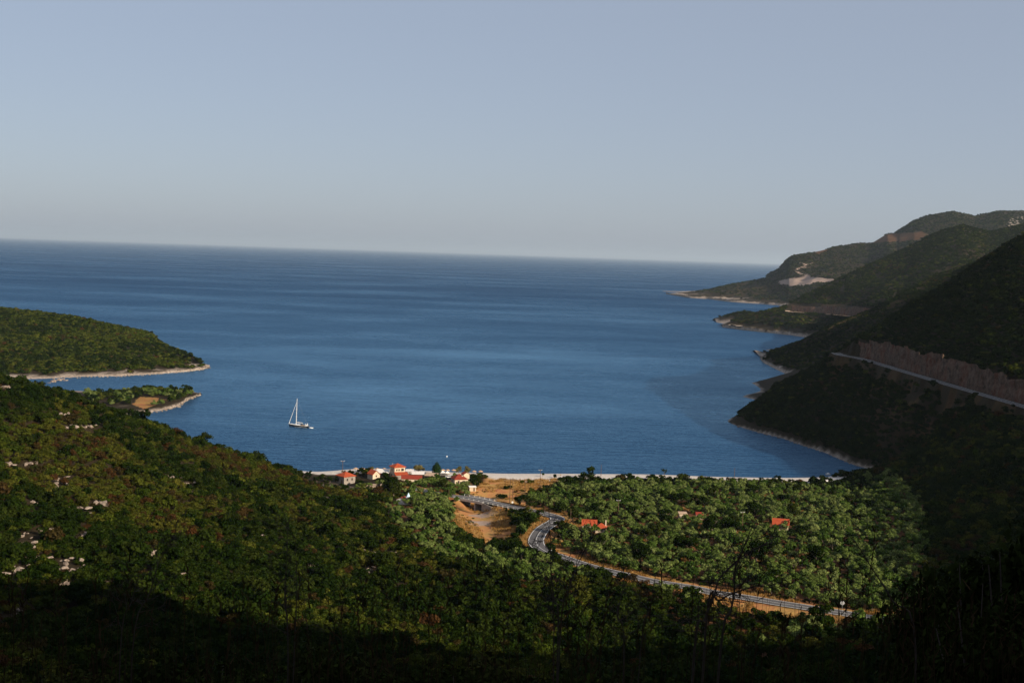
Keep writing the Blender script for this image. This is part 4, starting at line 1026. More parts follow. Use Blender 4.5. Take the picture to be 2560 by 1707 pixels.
# ------------------------------------------------------------------ buildings
def tile_mat(name, a, b_):
    m, nt, b = new_mat(name)
    tc = nt.nodes.new('ShaderNodeTexCoord')
    f = noise(nt, 1.4, 5, 0.65); w = nt.nodes.new('ShaderNodeTexWave'); w.inputs['Scale'].default_value = 1.1; w.inputs['Distortion'].default_value = 0.6
    nt.links.new(tc.outputs['Object'], w.inputs['Vector'])
    nt.links.new(ramp(nt, f, [(0.3, a), (0.7, b_)]), b.inputs['Base Color']); b.inputs['Roughness'].default_value = 0.85
    b.inputs['Specular IOR Level'].default_value = 0.2
    bump(nt, b, w.outputs['Fac'], 0.6, 0.12); return m
M_TILE = tile_mat('orange_red_tiles', (0.30, 0.048, 0.018), (0.48, 0.095, 0.034))
M_TILE2 = tile_mat('dark_red_tiles', (0.19, 0.028, 0.017), (0.30, 0.050, 0.026))
M_STONE = plain('rubble_stone', (0.34, 0.26, 0.19), 0.95, 0.4, 1.6, 0.06)
M_STONE2 = plain('grey_stone', (0.27, 0.235, 0.20), 0.95, 0.35, 1.6, 0.06)
M_CREAM = plain('cream_plaster', (0.56, 0.46, 0.33), 0.9, 0.14, 0.6)
M_WHITE = plain('white_wash', (0.80, 0.77, 0.70), 0.85, 0.06, 0.8)
M_CANVAS = plain('pale_canvas', (0.72, 0.68, 0.62), 0.9, 0.08, 0.8)
M_THATCH = plain('dry_thatch', (0.46, 0.30, 0.19), 1.0, 0.3, 4.0, 0.05)
M_GLASS = plain('dark_window_glass', (0.03, 0.035, 0.04), 0.15, 0.1, 1.0, spec=0.6)
M_WOOD = plain('weathered_wood', (0.12, 0.07, 0.045), 0.9, 0.3, 3.0)
M_CONC = plain('grey_concrete', (0.42, 0.39, 0.36), 0.9, 0.18, 0.9, 0.01)
M_STEEL = plain('galvanised_steel', (0.42, 0.43, 0.43), 0.5, 0.12, 2.0, metallic=0.4)
M_TANROOF = plain('tan_sheet_roof', (0.45, 0.32, 0.22), 0.85, 0.2, 0.8)
M_BLUE = plain('pale_blue_paint', (0.50, 0.66, 0.76), 0.7, 0.08, 1.0)
M_BLACK = plain('black_gloss', (0.012, 0.012, 0.014), 0.3, 0.1, 1.0, spec=0.5)
M_GEL = plain('white_gelcoat', (0.82, 0.80, 0.76), 0.4, 0.05, 0.6, spec=0.5)
M_RUBBER = plain('black_rubber', (0.02, 0.02, 0.02), 0.8, 0.2, 2.0)
M_RED = plain('red_sign_paint', (0.55, 0.03, 0.03), 0.6, 0.1, 2.0)
M_TEAK = plain('teak', (0.32, 0.20, 0.11), 0.8, 0.2, 3.0)
M_SILVERCAR = plain('silver_blue_paint', (0.42, 0.48, 0.56), 0.35, 0.06, 1.0, metallic=0.3)

def at_px(px, py):
    p = GV(px, py)
    for _ in range(4):
        p = G(px, py, float(zat(p[0], p[1])))
    return p
def roof_shape(kind, w, d, h, rh, ov):
    W, Dp = w / 2 + ov, d / 2 + ov; e = h - 0.12; t = 0.16
    if kind == 'gable':
        vs = [(-W, -Dp, e), (W, -Dp, e), (W, Dp, e), (-W, Dp, e), (-W, 0, h + rh), (W, 0, h + rh)]
        top = [(0, 1, 5, 4), (2, 3, 4, 5)]; ends = [(0, 4, 3), (1, 2, 5)]
    elif kind == 'shed':
        vs = [(-W, -Dp, e), (W, -Dp, e), (W, Dp, e + rh), (-W, Dp, e + rh)]
        top = [(0, 1, 2, 3)]; ends = []
    else:
        r = max(0.0, W - Dp) if kind == 'hip' else 0.0
        vs = [(-W, -Dp, e), (W, -Dp, e), (W, Dp, e), (-W, Dp, e), (-r, 0, h + rh), (r + 0.02, 0, h + rh)]
        top = [(0, 1, 5, 4), (2, 3, 4, 5), (1, 2, 5), (3, 0, 4)]; ends = []
    n = len(vs)
    vs2 = vs + [(x, y, z - t) for x, y, z in vs]
    fs = top + [tuple(n + i for i in reversed(f)) for f in top]
    rim = [(0, 1), (1, 2), (2, 3), (3, 0)] if kind in ('hip', 'pyramid', 'shed') else [(0, 1), (1, 5), (5, 2), (2, 3), (3, 4), (4, 0)]
    fs += [(a, n + a, n + b, b) for a, b in rim]
    return vs2, fs
def house(name, label, px, py, w, d, h, rot, roof, rh, wall, tile, ov=0.45, wins=(), doors=(), chimney=None, base=None):
    p = at_px(px, py) if base is None else base
    t = empty(name, p, rot, label, 'house')
    b = MB()
    if roof == 'gable':
        X, Y = w / 2, d / 2
        b.poly([(-X, -Y, -1), (X, -Y, -1), (X, Y, -1), (-X, Y, -1), (-X, -Y, h - 0.3), (X, -Y, h - 0.3), (X, Y, h - 0.3), (-X, Y, h - 0.3), (-X, 0, h + rh - 0.35), (X, 0, h + rh - 0.35)],
               [(0, 1, 5, 4), (1, 2, 6, 9, 5), (2, 3, 7, 6), (3, 0, 4, 8, 7), (4, 5, 9, 8), (6, 7, 8, 9)])
    else: b.box((0, 0, (h - 0.3 - 1) / 2), (w, d, h - 0.3 + 1))
    b.build('wall', wall, t)
    vs, fs = roof_shape(roof, w, d, h, rh, ov)
    ro = MB().poly(vs, fs).build('roof', tile, t)
    if chimney:
        MB().box((chimney[0], chimney[1], h + chimney[2] / 2), (0.55, 0.55, chimney[2])).build('chimney', wall, ro)
    for face, u, z, ww, wh in wins:
        o = empty('window', (0, 0, 0)); o.parent = t
        if face == 'f': o.location = (u, -d / 2 - 0.03, z); o.rotation_euler = (0, 0, 0)
        if face == 'l': o.location = (-w / 2 - 0.03, u, z); o.rotation_euler = (0, 0, -math.pi / 2)
        if face == 'r': o.location = (w / 2 + 0.03, u, z); o.rotation_euler = (0, 0, math.pi / 2)
        f = MB()
        for sx in (-1, 1): f.box((sx * ww / 2, 0, 0), (0.12, 0.1, wh + 0.12))
        f.box((0, 0.002, wh / 2), (ww - 0.12, 0.1, 0.12)); f.box((0, 0.002, -wh / 2), (ww - 0.12, 0.14, 0.12)); f.box((0, 0.004, 0), (0.07, 0.08, wh - 0.12))
        f.build('frame', M_WOOD, o)
        MB().box((0, 0.01, 0), (ww - 0.1, 0.04, wh - 0.1)).build('pane', M_GLASS, o)
    for face, u, ww, wh in doors:
        dd = MB().box((0, 0, wh / 2), (ww, 0.08, wh)).build('door', M_WOOD, t)
        dd.location = (u, -d / 2 - 0.03, 0) if face == 'f' else (-w / 2 - 0.03, u, 0)
        if face != 'f': dd.rotation_euler = (0, 0, -math.pi / 2)
    return t
R = math.radians
house('stone_house', 'grey stone house with orange hipped roof at the left of the village', 864, 1206, 7.6, 7.4, 4.2, R(44), 'pyramid', 2.0, M_STONE2, M_TILE, 0.5, [('f', -1.6, 2.3, 0.9, 1.2), ('f', 1.6, 2.3, 0.9, 1.2), ('l', 1.2, 2.3, 0.9, 1.2)], [('l', -1.6, 1.1, 2.1)])
house('small_house', 'small cream house with steep orange gable roof beside the long white canopy', 934, 1195, 5.6, 4.6, 2.6, R(-52), 'gable', 2.2, M_CREAM, M_TILE, 0.35, [('r', 0, 1.6, 0.7, 0.9)])
house('tower_house', 'tall two-storey village house with pyramid roof and lit windowed upper wall', 993, 1193, 6.6, 5.6, 6.4, R(34), 'pyramid', 1.7, M_CREAM, M_TILE, 0.55, [('f', -1.9, 4.7, 0.7, 0.9), ('f', -0.5, 4.7, 0.7, 0.9), ('f', 1.7, 4.7, 1.5, 1.3), ('l', 0.4, 4.4, 0.8, 1.0), ('l', 0.4, 1.6, 0.8, 1.0)], [('f', 1.2, 1.1, 2.1)])
house('village_annex', 'low shed-roofed annex in front of the tower house', 1003, 1197, 7.0, 3.0, 2.6, R(20), 'shed', 1.2, M_STONE2, M_TILE, 0.3, [('f', 0, 1.4, 0.8, 0.8)])
house('village_wing', 'long low cream house with dark red gable roof below the tower house', 1029, 1206, 10.6, 5.0, 2.7, R(3), 'gable', 1.5, M_CREAM, M_TILE2, 0.45, [('f', 2.0, 1.4, 0.8, 1.0), ('f', 4.0, 1.4, 0.8, 1.0)])
house('orange_roof_shed', 'small outbuilding with orange hipped roof left of the long low house', 982, 1204, 4.2, 3.6, 2.2, R(12), 'hip', 1.1, M_STONE2, M_TILE, 0.35)
house('white_house', 'cream white house with dark red hipped roof at the right of the village', 1147, 1212, 7.0, 6.4, 3.9, R(22), 'hip', 2.3, M_CREAM, M_TILE2, 0.5, [('f', -1.3, 2.3, 0.9, 1.25), ('f', 1.6, 2.3, 1.3, 1.1), ('l', 1.0, 2.3, 0.8, 1.1)], [('f', 0.2, 0.9, 2.0)], (1.2, -1.6, 1.6))
house('white_house_gable', 'small gabled dormer-like wing behind the white house', 1163, 1203, 3.0, 3.6, 4.4, R(-62), 'gable', 1.0, M_CREAM, M_TILE2, 0.25)
house('garden_shed', 'small flat white-roofed shed at the corner of the golden field', 1181, 1226, 3.4, 2.6, 2.3, R(10), 'shed', 0.25, M_CREAM, M_WHITE, 0.25, (), [('f', 0.7, 0.8, 1.8)])
house('grove_house', 'cream house with bright orange-red gable roof alone in the olive grove', 1473, 1325, 6.2, 5.2, 2.9, R(-3), 'gable', 2.1, M_CREAM, M_TILE, 0.45, [('f', -2.2, 1.6, 0.8, 1.0), ('f', 1.0, 1.6, 0.8, 1.0)])
house('grove_house_wing', 'lower orange-red hipped house with thin chimney joined to the grove house', 1502, 1330, 4.8, 4.6, 2.5, R(-6), 'hip', 1.8, M_CREAM, M_TILE, 0.4, [('f', 0.6, 1.4, 0.8, 0.9)], (), (2.1, 0.6, 3.0))
house('hidden_house', 'house with orange-red roof half hidden in the right of the grove', 1951, 1325, 7.0, 5.4, 3.4, R(-12), 'gable', 2.2, M_CREAM, M_TILE, 0.45)
house('tan_roof_hut', 'small hut with pale tan roof in the middle of the grove', 1706, 1297, 3.6, 2.8, 3.0, R(4), 'shed', 0.5, M_CREAM, M_TANROOF, 0.3)
house('red_roof_hut', 'small hut with dull red roof hidden in the middle of the grove', 1748, 1297, 3.4, 2.6, 2.6, R(0), 'gable', 0.9, M_STONE, M_TILE2, 0.3)
# roofless ruin
p = at_px(934, 1224); t = empty('roofless_ruin', p, R(-2), 'roofless tan rubble-stone ruin above the chapel', 'ruin')
MB().poly([(-5.4, -0.3, -1), (4.2, -0.3, -1), (4.2, -0.3, 2.3), (1.5, -0.3, 2.5), (-2, -0.3, 2.8), (-5.4, -0.3, 3.1), (-5.4, 0.3, -1), (4.2, 0.3, -1), (4.2, 0.3, 2.3), (1.5, 0.3, 2.5), (-2, 0.3, 2.8), (-5.4, 0.3, 3.1)], [(0, 1, 2, 3, 4, 5), (11, 10, 9, 8, 7, 6), (1, 7, 8, 2), (2, 8, 9, 3), (3, 9, 10, 4), (4, 10, 11, 5), (5, 11, 6, 0)]).build('front_wall', M_STONE, t, (0, -2.6, 0))
MB().box((-4.9, 0.1, 1.0), (0.6, 4.6, 4.0)).build('side_wall', M_STONE, t)
MB().poly([(3.7, -2.2, -1), (3.7, 2.4, -1), (3.7, 2.4, 2.6), (3.7, 0.4, 3.6), (3.7, -2.2, 2.2), (4.3, -2.2, -1), (4.3, 2.4, -1), (4.3, 2.4, 2.6), (4.3, 0.4, 3.6), (4.3, -2.2, 2.2)], [(0, 4, 3, 2, 1), (5, 6, 7, 8, 9), (0, 5, 9, 4), (4, 9, 8, 3), (3, 8, 7, 2), (2, 7, 6, 1)]).build('gable_wall', M_STONE, t)
MB().box((-0.3, 2.6, 0.9), (9.8, 0.6, 3.8)).build('back_wall', M_STONE, t)
# chapel and bell tower
house('chapel', 'little chapel with red roof half hidden left of the white bell tower', 1007, 1259, 3.4, 5.2, 2.4, R(62), 'gable', 1.3, M_WHITE, M_TILE2, 0.25)
p = at_px(1020.5, 1262); t = empty('bell_tower', p, R(18), 'white open bell tower with pale blue spire among the olives', 'bell tower')
MB().box((0, 0, 0.3), (2.3, 2.0, 2.6)).build('base', M_WHITE, t)
for sx in (-1, 1):
    for sy in (-1, 1): MB().box((sx * 0.92, sy * 0.8, 2.75), (0.42, 0.38, 2.3)).build('pillar', M_WHITE, t)
for sy in (-1, 1): MB().box((0, sy * 0.8, 2.75), (0.34, 0.34, 2.3)).build('pillar', M_WHITE, t)
MB().box((0, 0, 4.03), (2.5, 2.2, 0.26)).build('cornice', M_WHITE, t)
MB().poly([(-0.85, -0.75, 4.16), (0.85, -0.75, 4.16), (0.85, 0.75, 4.16), (-0.85, 0.75, 4.16), (0, 0, 6.3)], [(3, 2, 1, 0), (0, 1, 4), (1, 2, 4), (2, 3, 4), (3, 0, 4)]).build('spire', M_BLUE, t)
bb = MB(); bb.tube([(0.45, 0, 3.55), (0.45, 0, 3.4), (0.45, 0, 3.1), (0.45, 0, 3.0)], [0.06, 0.16, 0.22, 0.27], 10); bb.build('bell', M_STEEL, t, sm=True)
# beach shelters
def shelter(name, label, px, py, w, d, h0, h1, rot, mat, nx=4, cat='shelter'):
    t = empty(name, at_px(px, py), rot, label, cat)
    X, Y = w / 2, d / 2
    MB().poly([(-X, -Y, h0), (X, -Y, h0), (X, Y, h1), (-X, Y, h1), (-X, -Y, h0 - 0.12), (X, -Y, h0 - 0.12), (X, Y, h1 - 0.12), (-X, Y, h1 - 0.12)], [(0, 1, 2, 3), (7, 6, 5, 4), (0, 4, 5, 1), (1, 5, 6, 2), (2, 6, 7, 3), (3, 7, 4, 0)]).build('roof', mat, t)
    for i in range(nx):
        x = -X + 0.2 + (2 * X - 0.4) * i / (nx - 1)
        for y, hh in ((-Y + 0.2, h0), (Y - 0.2, h1)): MB().tube([(x, y, -0.5), (x, y, hh - 0.1)], 0.07, 6).build('post', M_WOOD, t)
    return t
shelter('canvas_canopy', 'long white canvas canopy on posts left of the tower house', 957, 1191, 7.2, 5.5, 2.6, 3.9, R(2), M_CANVAS)
shelter('canvas_canopy', 'pale slanting canopy roof right of the tower house', 1045, 1194, 7.2, 4.6, 2.4, 3.3, R(4), M_CANVAS)
shelter('canvas_canopy', 'flat white canopy between the tower house and the tamarisk', 1024, 1187, 4.6, 4.6, 2.6, 3.0, R(2), M_CANVAS, 3)
shelter('taverna_roof', 'tan sheet roof of the beach terrace below the conifer', 1078, 1197, 7.0, 5.0, 2.2, 3.1, R(-14), M_TANROOF)
p = at_px(1082, 1203); t = empty('timber_stack', p, R(10), 'stack of brown timber on the terrace below the tan roof', 'timber')
for j in range(3):
    for i in range(4 - j): MB().box(((i - 1.5 + j / 2) * 0.62, 0, 0.25 + j * 0.46), (0.5, 3.4, 0.42)).build('beam', M_TEAK, t)
# beach umbrellas
UMBM = None
def umbrella(px, py, label, mat=None, s=1.0):
    t = empty('beach_umbrella', at_px(px, py), rng.uniform(0, 6), label, 'umbrella', 'thatched umbrellas on the beach'); t.scale = (s,) * 3
    MB().tube([(0, 0, -0.3), (0, 0, 2.5)], 0.05, 6).build('pole', M_WOOD, t)
    n = 12; v = [(0, 0, 2.75)]; f = []
    for ring, (r_, z_) in enumerate(((0.7, 2.5), (1.45, 2.12), (1.42, 1.98))):
        for k in range(n):
            a = 6.2832 * k / n; j = 1 + 0.06 * math.sin(k * 5 + px)
            v.append((r_ * j * math.cos(a), r_ * j * math.sin(a), z_ - 0.05 * (k % 2)))
    for k in range(n): f.append((0, 1 + k, 1 + (k + 1) % n))
    for ring in range(2):
        for k in range(n): f.append((1 + ring * n + k, 1 + (ring + 1) * n + k, 1 + (ring + 1) * n + (k + 1) % n, 1 + ring * n + (k + 1) % n))
    MB().poly(v, f).build('thatch', mat or M_THATCH, t)
for px, py, lb in ((889, 1180, 'thatched beach umbrella behind the dark tree, leftmost of the row'), (906, 1180, 'thatched beach umbrella second from the left, left of the tamarisk'), (943, 1181, 'thatched beach umbrella behind the left end of the long canopy'), (960, 1181, 'thatched beach umbrella behind the right end of the long canopy'), (1026, 1183, 'thatched beach umbrella left of the wide tamarisk'),
                   (1107, 1184, 'thatched beach umbrella just right of the dark conifer'), (1119, 1184, 'thatched beach umbrella above the white cars'), (1134, 1184, 'thatched beach umbrella left of the two tamarisks'), (1185, 1187, 'thatched beach umbrella right of the two tamarisks'), (1201, 1187, 'thatched beach umbrella standing alone on the open beach')):
    umbrella(px, py, lb)
# white tents
for px, py, s_, lb in ((1106, 1188, 1.0, 'white peaked sunshade tent beside the dark conifer'), (1118, 1188, 0.9, 'white peaked sunshade tent between the umbrellas')):
    t = empty('sunshade_tent', at_px(px, py), 0.3, lb, 'tent'); t.scale = (s_,) * 3
    MB().poly([(-1.5, -1.5, 1.7), (1.5, -1.5, 1.7), (1.5, 1.5, 1.7), (-1.5, 1.5, 1.7), (0, 0, 2.9)], [(0, 1, 4), (1, 2, 4), (2, 3, 4), (3, 0, 4)]).build('cloth', M_WHITE, t)
    for sx in (-1, 1):
        for sy in (-1, 1): MB().tube([(sx * 1.45, sy * 1.45, -0.2), (sx * 1.45, sy * 1.45, 1.72)], 0.04, 5).build('pole', M_STEEL, t)
t = empty('flagpole', at_px(981, 1181), 0, 'white pointed pole top above the lime-green tree', 'pole')
MB().tube([(0, 0, -0.3), (0, 0, 4.0), (0, 0, 5.6)], [0.16, 0.14, 0.02], 8).build('pole', M_WHITE, t)
# cars
def car(px, py, rot, mat, label, L=4.2):
    t = empty('parked_car', at_px(px, py), rot, label, 'car', 'cars parked behind the beach')
    prof = [(-L / 2, 0.35), (-L / 2 + 0.05, 0.75), (-L / 2 + 0.9, 0.92), (L / 2 - 0.25, 0.95), (L / 2, 0.8), (L / 2, 0.35)]
    def ext(pr, w): 
        n = len(pr); return [(x, -w / 2, z) for x, z in pr] + [(x, w / 2, z) for x, z in pr], [tuple(range(n)), tuple(reversed(range(n, 2 * n)))] + [(i, n + i, n + (i + 1) % n, (i + 1) % n) for i in range(n)]
    MB().poly(*ext(prof, 1.72)).build('body', mat, t)
    cab = [(-L / 2 + 0.85, 0.9), (-L / 2 + 1.5, 1.42), (L / 2 - 0.7, 1.45), (L / 2 - 0.2, 0.93)]
    MB().poly(*ext(cab, 1.5)).build('windows', M_GLASS, t)
    MB().box((0.35, 0, 1.46), (1.9, 1.44, 0.07)).build('roof', mat, t)
    for sx in (-1, 1):
        for sy in (-1, 1):
            w = MB(); w.tube([(sx * L * 0.31, sy * 0.72, 0.32), (sx * L * 0.31, sy * 0.88, 0.32)], 0.32, 12); w.build('wheel', M_RUBBER, t)
for a in ((1122, 1194, 0.2, M_GEL, 'white car parked below the tents, left of three'), (1131, 1194, 1.3, M_GEL, 'white car parked below the tents, middle of three'), (1139, 1192, 0.4, M_GEL, 'white car parked below the tents, right of three'), (1165, 1190, 0.3, M_GEL, 'white car behind the roof of the cream white house'),
          (2087, 1214, 0.5, M_SILVERCAR, 'silver-blue car under the dark trees at the right end of the beach')): car(*a)
# ------------------------------------------------------------------ bridge over the dry bed
def offs(pts, o, dz=0.0):
    t_ = np.gradient(pts[:, :2], axis=0); t_ /= np.linalg.norm(t_, axis=1)[:, None]
    return np.c_[pts[:, :2] + np.stack([-t_[:, 1], t_[:, 0]], 1) * o, pts[:, 2] + dz]
def strip_solid(pts, o0, o1, z0, z1):
    a = offs(pts, o0, z0); b = offs(pts, o1, z0); c = offs(pts, o1, z1); d_ = offs(pts, o0, z1); n = len(pts)
    v = np.r_[a, b, c, d_]; f = []
    for i in range(n - 1):
        for j in range(4): f.append((j * n + i, j * n + i + 1, ((j + 1) % 4) * n + i + 1, ((j + 1) % 4) * n + i))
    f += [(0, n, 2 * n, 3 * n), (n - 1, 4 * n - 1, 3 * n - 1, 2 * n - 1)]
    return MB().poly(v, f)
RX = proj(ROAD)[0]
br = ROAD[np.array([i for i in range(len(ROAD)) if i < 30 and 1154 <= RX[i] <= 1224])]
mid = br[len(br) // 2]
bridge = empty('road_bridge', (0, 0, 0), 0, 'low concrete road bridge with two dark openings over the dry river bed', 'bridge')
strip_solid(br, 4.3, -4.3, -0.85, -0.04).build('deck', M_CONC, bridge)
strip_solid(br, 4.55, 4.31, -0.95, 0.25).build('parapet_edge', M_CONC, bridge)
strip_solid(br, -4.31, -4.55, -0.95, 0.25).build('parapet_edge', M_CONC, bridge)
tb = br[-1] - br[0]; ang = math.atan2(tb[1], tb[0])
for q, wd in ((br[0], 1.4), (mid, 0.55), (br[-1], 1.4)):
    MB().box((q[0], q[1], q[2] - 3.0), (wd, 8.2, 4.2), ang).build('abutment' if wd > 1 else 'pier', M_CONC, bridge)
nrm = np.array([math.sin(ang), -math.cos(ang)])
for q, dirn, nm, m_ in ((br[0], (-0.35, -1.0), 'wing_wall', M_WHITE), (br[-1], (0.85, -0.75), 'wing_wall', M_STONE2)):
    e0 = np.array([q[0], q[1]]) + nrm * 4.2; dd = np.array(dirn) / np.linalg.norm(dirn); e1 = e0 + dd * (3.2 if m_ is M_WHITE else 9.0)
    zt = q[2]; pr = np.array([-dd[1], dd[0]]) * 0.3
    zlow = zt - (2.0 if m_ is M_WHITE else 1.6)
    vs = []
    for c, z1 in ((e0, zt - 0.1), (e1, zlow)):
        for s_ in (-1, 1):
            k = c + pr * s_; vs += [(k[0], k[1], zt - 5), (k[0], k[1], z1)]
    MB().poly(vs, [(0, 4, 5, 1), (2, 3, 7, 6), (1, 5, 7, 3), (0, 1, 3, 2), (4, 6, 7, 5)]).build(nm, m_, bridge)
def guardrail(pts, o, label):
    g = empty('guardrail', tuple(pts[0]), 0, label, 'guardrail')
    q = offs(pts, o); base = np.array(pts[0]); q = resample(q, max(8, int(np.linalg.norm(np.diff(q, axis=0), axis=1).sum() / 1.5)))
    b = MB(); l = q - base
    n = len(l); v = np.r_[l + [0, 0, 0.45], l + [0, 0, 0.78], l + [0.06, 0.06, 0.62]]; f = []
    for i in range(n - 1): f += [(i, i + 1, 2 * n + i + 1, 2 * n + i), (2 * n + i, 2 * n + i + 1, n + i + 1, n + i), (i, n + i, n + i + 1, i + 1)]
    b.poly(v, f).build('rail', M_STEEL, g)
    for i in range(0, n, 2): MB().box((l[i][0], l[i][1], l[i][2] + 0.3), (0.14, 0.14, 0.95)).build('post', M_WHITE, g)
gi = [i for i in range(len(ROAD)) if i < 45 and 1140 <= RX[i] <= 1300]
guardrail(ROAD[gi], -4.15, 'steel guardrail with pale posts on the near side of the bridge')
gi2 = [i for i in range(len(ROAD)) if i < 45 and 1140 <= RX[i] <= 1235]
guardrail(ROAD[gi2], 4.15, 'steel guardrail on the far side of the bridge')
# ------------------------------------------------------------------ poles and signs
def pole(px, py, h, label, arm=True, two=False, group='utility poles'):
    t = empty('utility_pole', at_px(px, py), R(20), label, 'pole', group)
    xs = (-0.75, 0.75) if two else (0,)
    for x_ in xs: MB().tube([(x_, 0, -0.8), (x_, 0, h)], [0.17, 0.11], 8).build('mast', M_WOOD, t)
    if arm:
        w = 3.4 if two else 2.2
        MB().box((0, 0.16, h - 0.35), (w, 0.14, 0.16)).build('crossarm', M_STEEL, t)
        for u in (-0.45, 0, 0.45): MB().tube([(u * w, 0.16, h - 0.27), (u * w, 0.16, h + 0.02)], [0.07, 0.05], 6).build('insulator', M_WHITE, t)
    return t
pole(1277.5, 1259, 13.0, 'dark double-legged power pole beside the road in the golden field', True, True)
pole(1312, 1230, 6.2, 'thin single pole in the field right of the double pole', False)
pole(1350, 1212, 8.6, 'thin pole on the sand beside the slender bush')
pole(856, 1193, 9.5, 'thin pole rising against the sea above the stone house')
pole(993, 1242, 7.5, 'brown pole standing between village and chapel', False)
pole(1121.5, 1258, 7.0, 'bare pole at the left end of the bridge', False)
pole(1855, 1330, 9.6, 'pole with white crossarm in the middle of the grove')
pole(1545, 1292, 8.4, 'pole with white crossarm in the grove above the lone house')
pole(1426, 1312, 7.6, 'bare pole between road bend and grove house', False)
pole(1502, 1196, 8.0, 'thin pole on the beach edge against the sea', False)
pole(1835, 1208, 9.0, 'thin pole behind the grove at right against the sea', False)
def sign(px, py, h, w, hh, mat, label, shape='box', rot=0.0):
    t = empty('road_sign', at_px(px, py), rot, label, 'sign')
    MB().tube([(0, 0, -0.4), (0, 0, h)], 0.05, 6).build('post', M_STEEL, t)
    if shape == 'disc':
        b = MB(); b.tube([(0, -0.05, h - w * 0.4), (0, -0.09, h - w * 0.4)], w / 2, 16); b.build('plate', mat, t)
    else:
        MB().box((0, -0.07, h - hh / 2), (w, 0.05, hh)).build('plate', mat, t)
    return t
sign(1281, 1264, 2.2, 1.0, 1.0, M_WHITE, 'white round sign at the foot of the double power pole', 'disc')
s1 = sign(1483, 1437, 2.4, 0.75, 1.5, M_WHITE, 'pair of narrow white signs beside the straight road', 'box')
MB().box((-0.9, -0.07, 1.5), (0.6, 0.05, 1.3)).build('plate', M_WHITE, s1)
s2 = sign(1751, 1486, 2.2, 1.3, 1.2, M_WHITE, 'white and red chevron board beside the road under the dead shrub', 'box')
MB().box((0.4, -0.11, 1.6), (0.42, 0.02, 1.1)).build('stripe', M_RED, s2)
sign(1821, 1496, 1.6, 0.8, 0.8, M_WHITE, 'small white sign beside the road right of the chevron board')
sign(2105, 1526, 3.4, 1.5, 1.5, M_STEEL, 'grey round sign back beside the road at lower right', 'disc')
p = at_px(965, 1256); t = empty('water_tank', p, 0.2, 'small white water tank on a stand left of the chapel', 'tank')
MB().box((0, 0, 1.9), (1.3, 1.1, 1.2)).build('tank', M_WHITE, t)
for sx in (-1, 1):
    for sy in (-1, 1): MB().tube([(sx * 0.55, sy * 0.45, -0.4), (sx * 0.55, sy * 0.45, 1.3)], 0.06, 5).build('leg', M_STEEL, t)
# ------------------------------------------------------------------ boats
def hull(L, B, H, bow, stern_w=0.75, n=14, m=6):
    v = []; f = []
    for i in range(n + 1):
        u = i / n; x = -L / 2 + u * L
        half = B / 2 * (math.sin(min(1, u * 1.75) * math.pi / 2) ** 0.85) * (1 - (1 - stern_w) * max(0, u - 0.55) / 0.45)
        sheer = H * (1 + 0.22 * (1 - u) ** 2)
        for j in range(-m, m + 1):
            a = j / m
            y = half * math.copysign(abs(a) ** 0.55, a)
            z = sheer * (abs(a) ** 1.7) - 0.35 * (1 - abs(a)) * math.sin(math.pi * min(1, u + 0.1))
            xx = x + bow * (1 - u) ** 3 * (1 - abs(a))
            v.append((xx, y, z))
    k = 2 * m + 1
    for i in range(n):
        for j in range(k - 1): f.append((i * k + j, i * k + j + 1, (i + 1) * k + j + 1, (i + 1) * k + j))
    f.append(tuple(n * k + j for j in range(k)))
    deck = [i * k for i in range(n + 1)] + [i * k + k - 1 for i in reversed(range(n + 1))]
    return v, f, deck
p0 = G(721, 1064); p1 = G(770, 1069)
yc = (p0 + p1) / 2; ya = math.atan2(p1[1] - p0[1], p1[0] - p0[0]); LY = float(np.linalg.norm(p1 - p0))
yacht = empty('sailing_yacht', (yc[0], yc[1], 0.0), ya, 'white-masted sailing yacht with black hull anchored in the bay', 'sailboat')
v, f, dk = hull(LY, 4.3, 1.35, 1.2)
MB().poly(v, f).build('hull', M_BLACK, yacht, sm=True)
dv = [(v[i][0], v[i][1], v[i][2] + 0.02) for i in dk]; n_ = len(dv)
MB().poly(dv, [(i, i + 1, n_ - 2 - i, n_ - 1 - i) for i in range(n_ // 2 - 1)]).build('deck', M_GEL, yacht)
st = []
for i in range(15):
    u = i / 14; k = i * 13
    for s_ in (0, 12): st.append(v[k + s_])
sm_ = MB()
for s_ in (0, 1):
    pts_ = [(st[2 * i + s_][0], st[2 * i + s_][1] * 1.01, st[2 * i + s_][2]) for i in range(15)]
    sm_.tube(pts_, 0.09, 5)
sm_.build('toe_rail', M_GEL, yacht)
wl = MB()
for sgn in (0, 12):
    wl.tube([(v[i * 13 + (3 if sgn == 0 else 9)][0], v[i * 13 + (3 if sgn == 0 else 9)][1] * 1.02, 0.16) for i in range(1, 15)], 0.07, 5)
wl.build('waterline_stripe', M_GEL, yacht)
MB().poly([(-2.6, -0.7, 1.3), (2.6, -1.2, 1.3), (2.6, 1.2, 1.3), (-2.6, 0.7, 1.3), (-1.9, -0.5, 1.75), (2.3, -1.0, 1.95), (2.3, 1.0, 1.95), (-1.9, 0.5, 1.75)], [(0, 1, 5, 4), (1, 2, 6, 5), (2, 3, 7, 6), (3, 0, 4, 7), (4, 5, 6, 7)]).build('coachroof', M_GEL, yacht)
MB().box((4.6, 0, 1.45), (3.0, 2.6, 0.35)).build('cockpit', M_TEAK, yacht)
mx = -1.75; MH = 19.6
MB().tube([(mx, 0, 1.3), (mx + 0.12, 0, MH * 0.55), (mx + 0.35, 0, MH + 0.8)], [0.19, 0.18, 0.12], 8).build('mast', M_GEL, yacht)
MB().tube([(-LY / 2 + 0.45, 0, 1.75), (mx - 0.15, 0, MH * 0.88)], [0.17, 0.10], 8).build('furled_genoa', M_GEL, yacht)
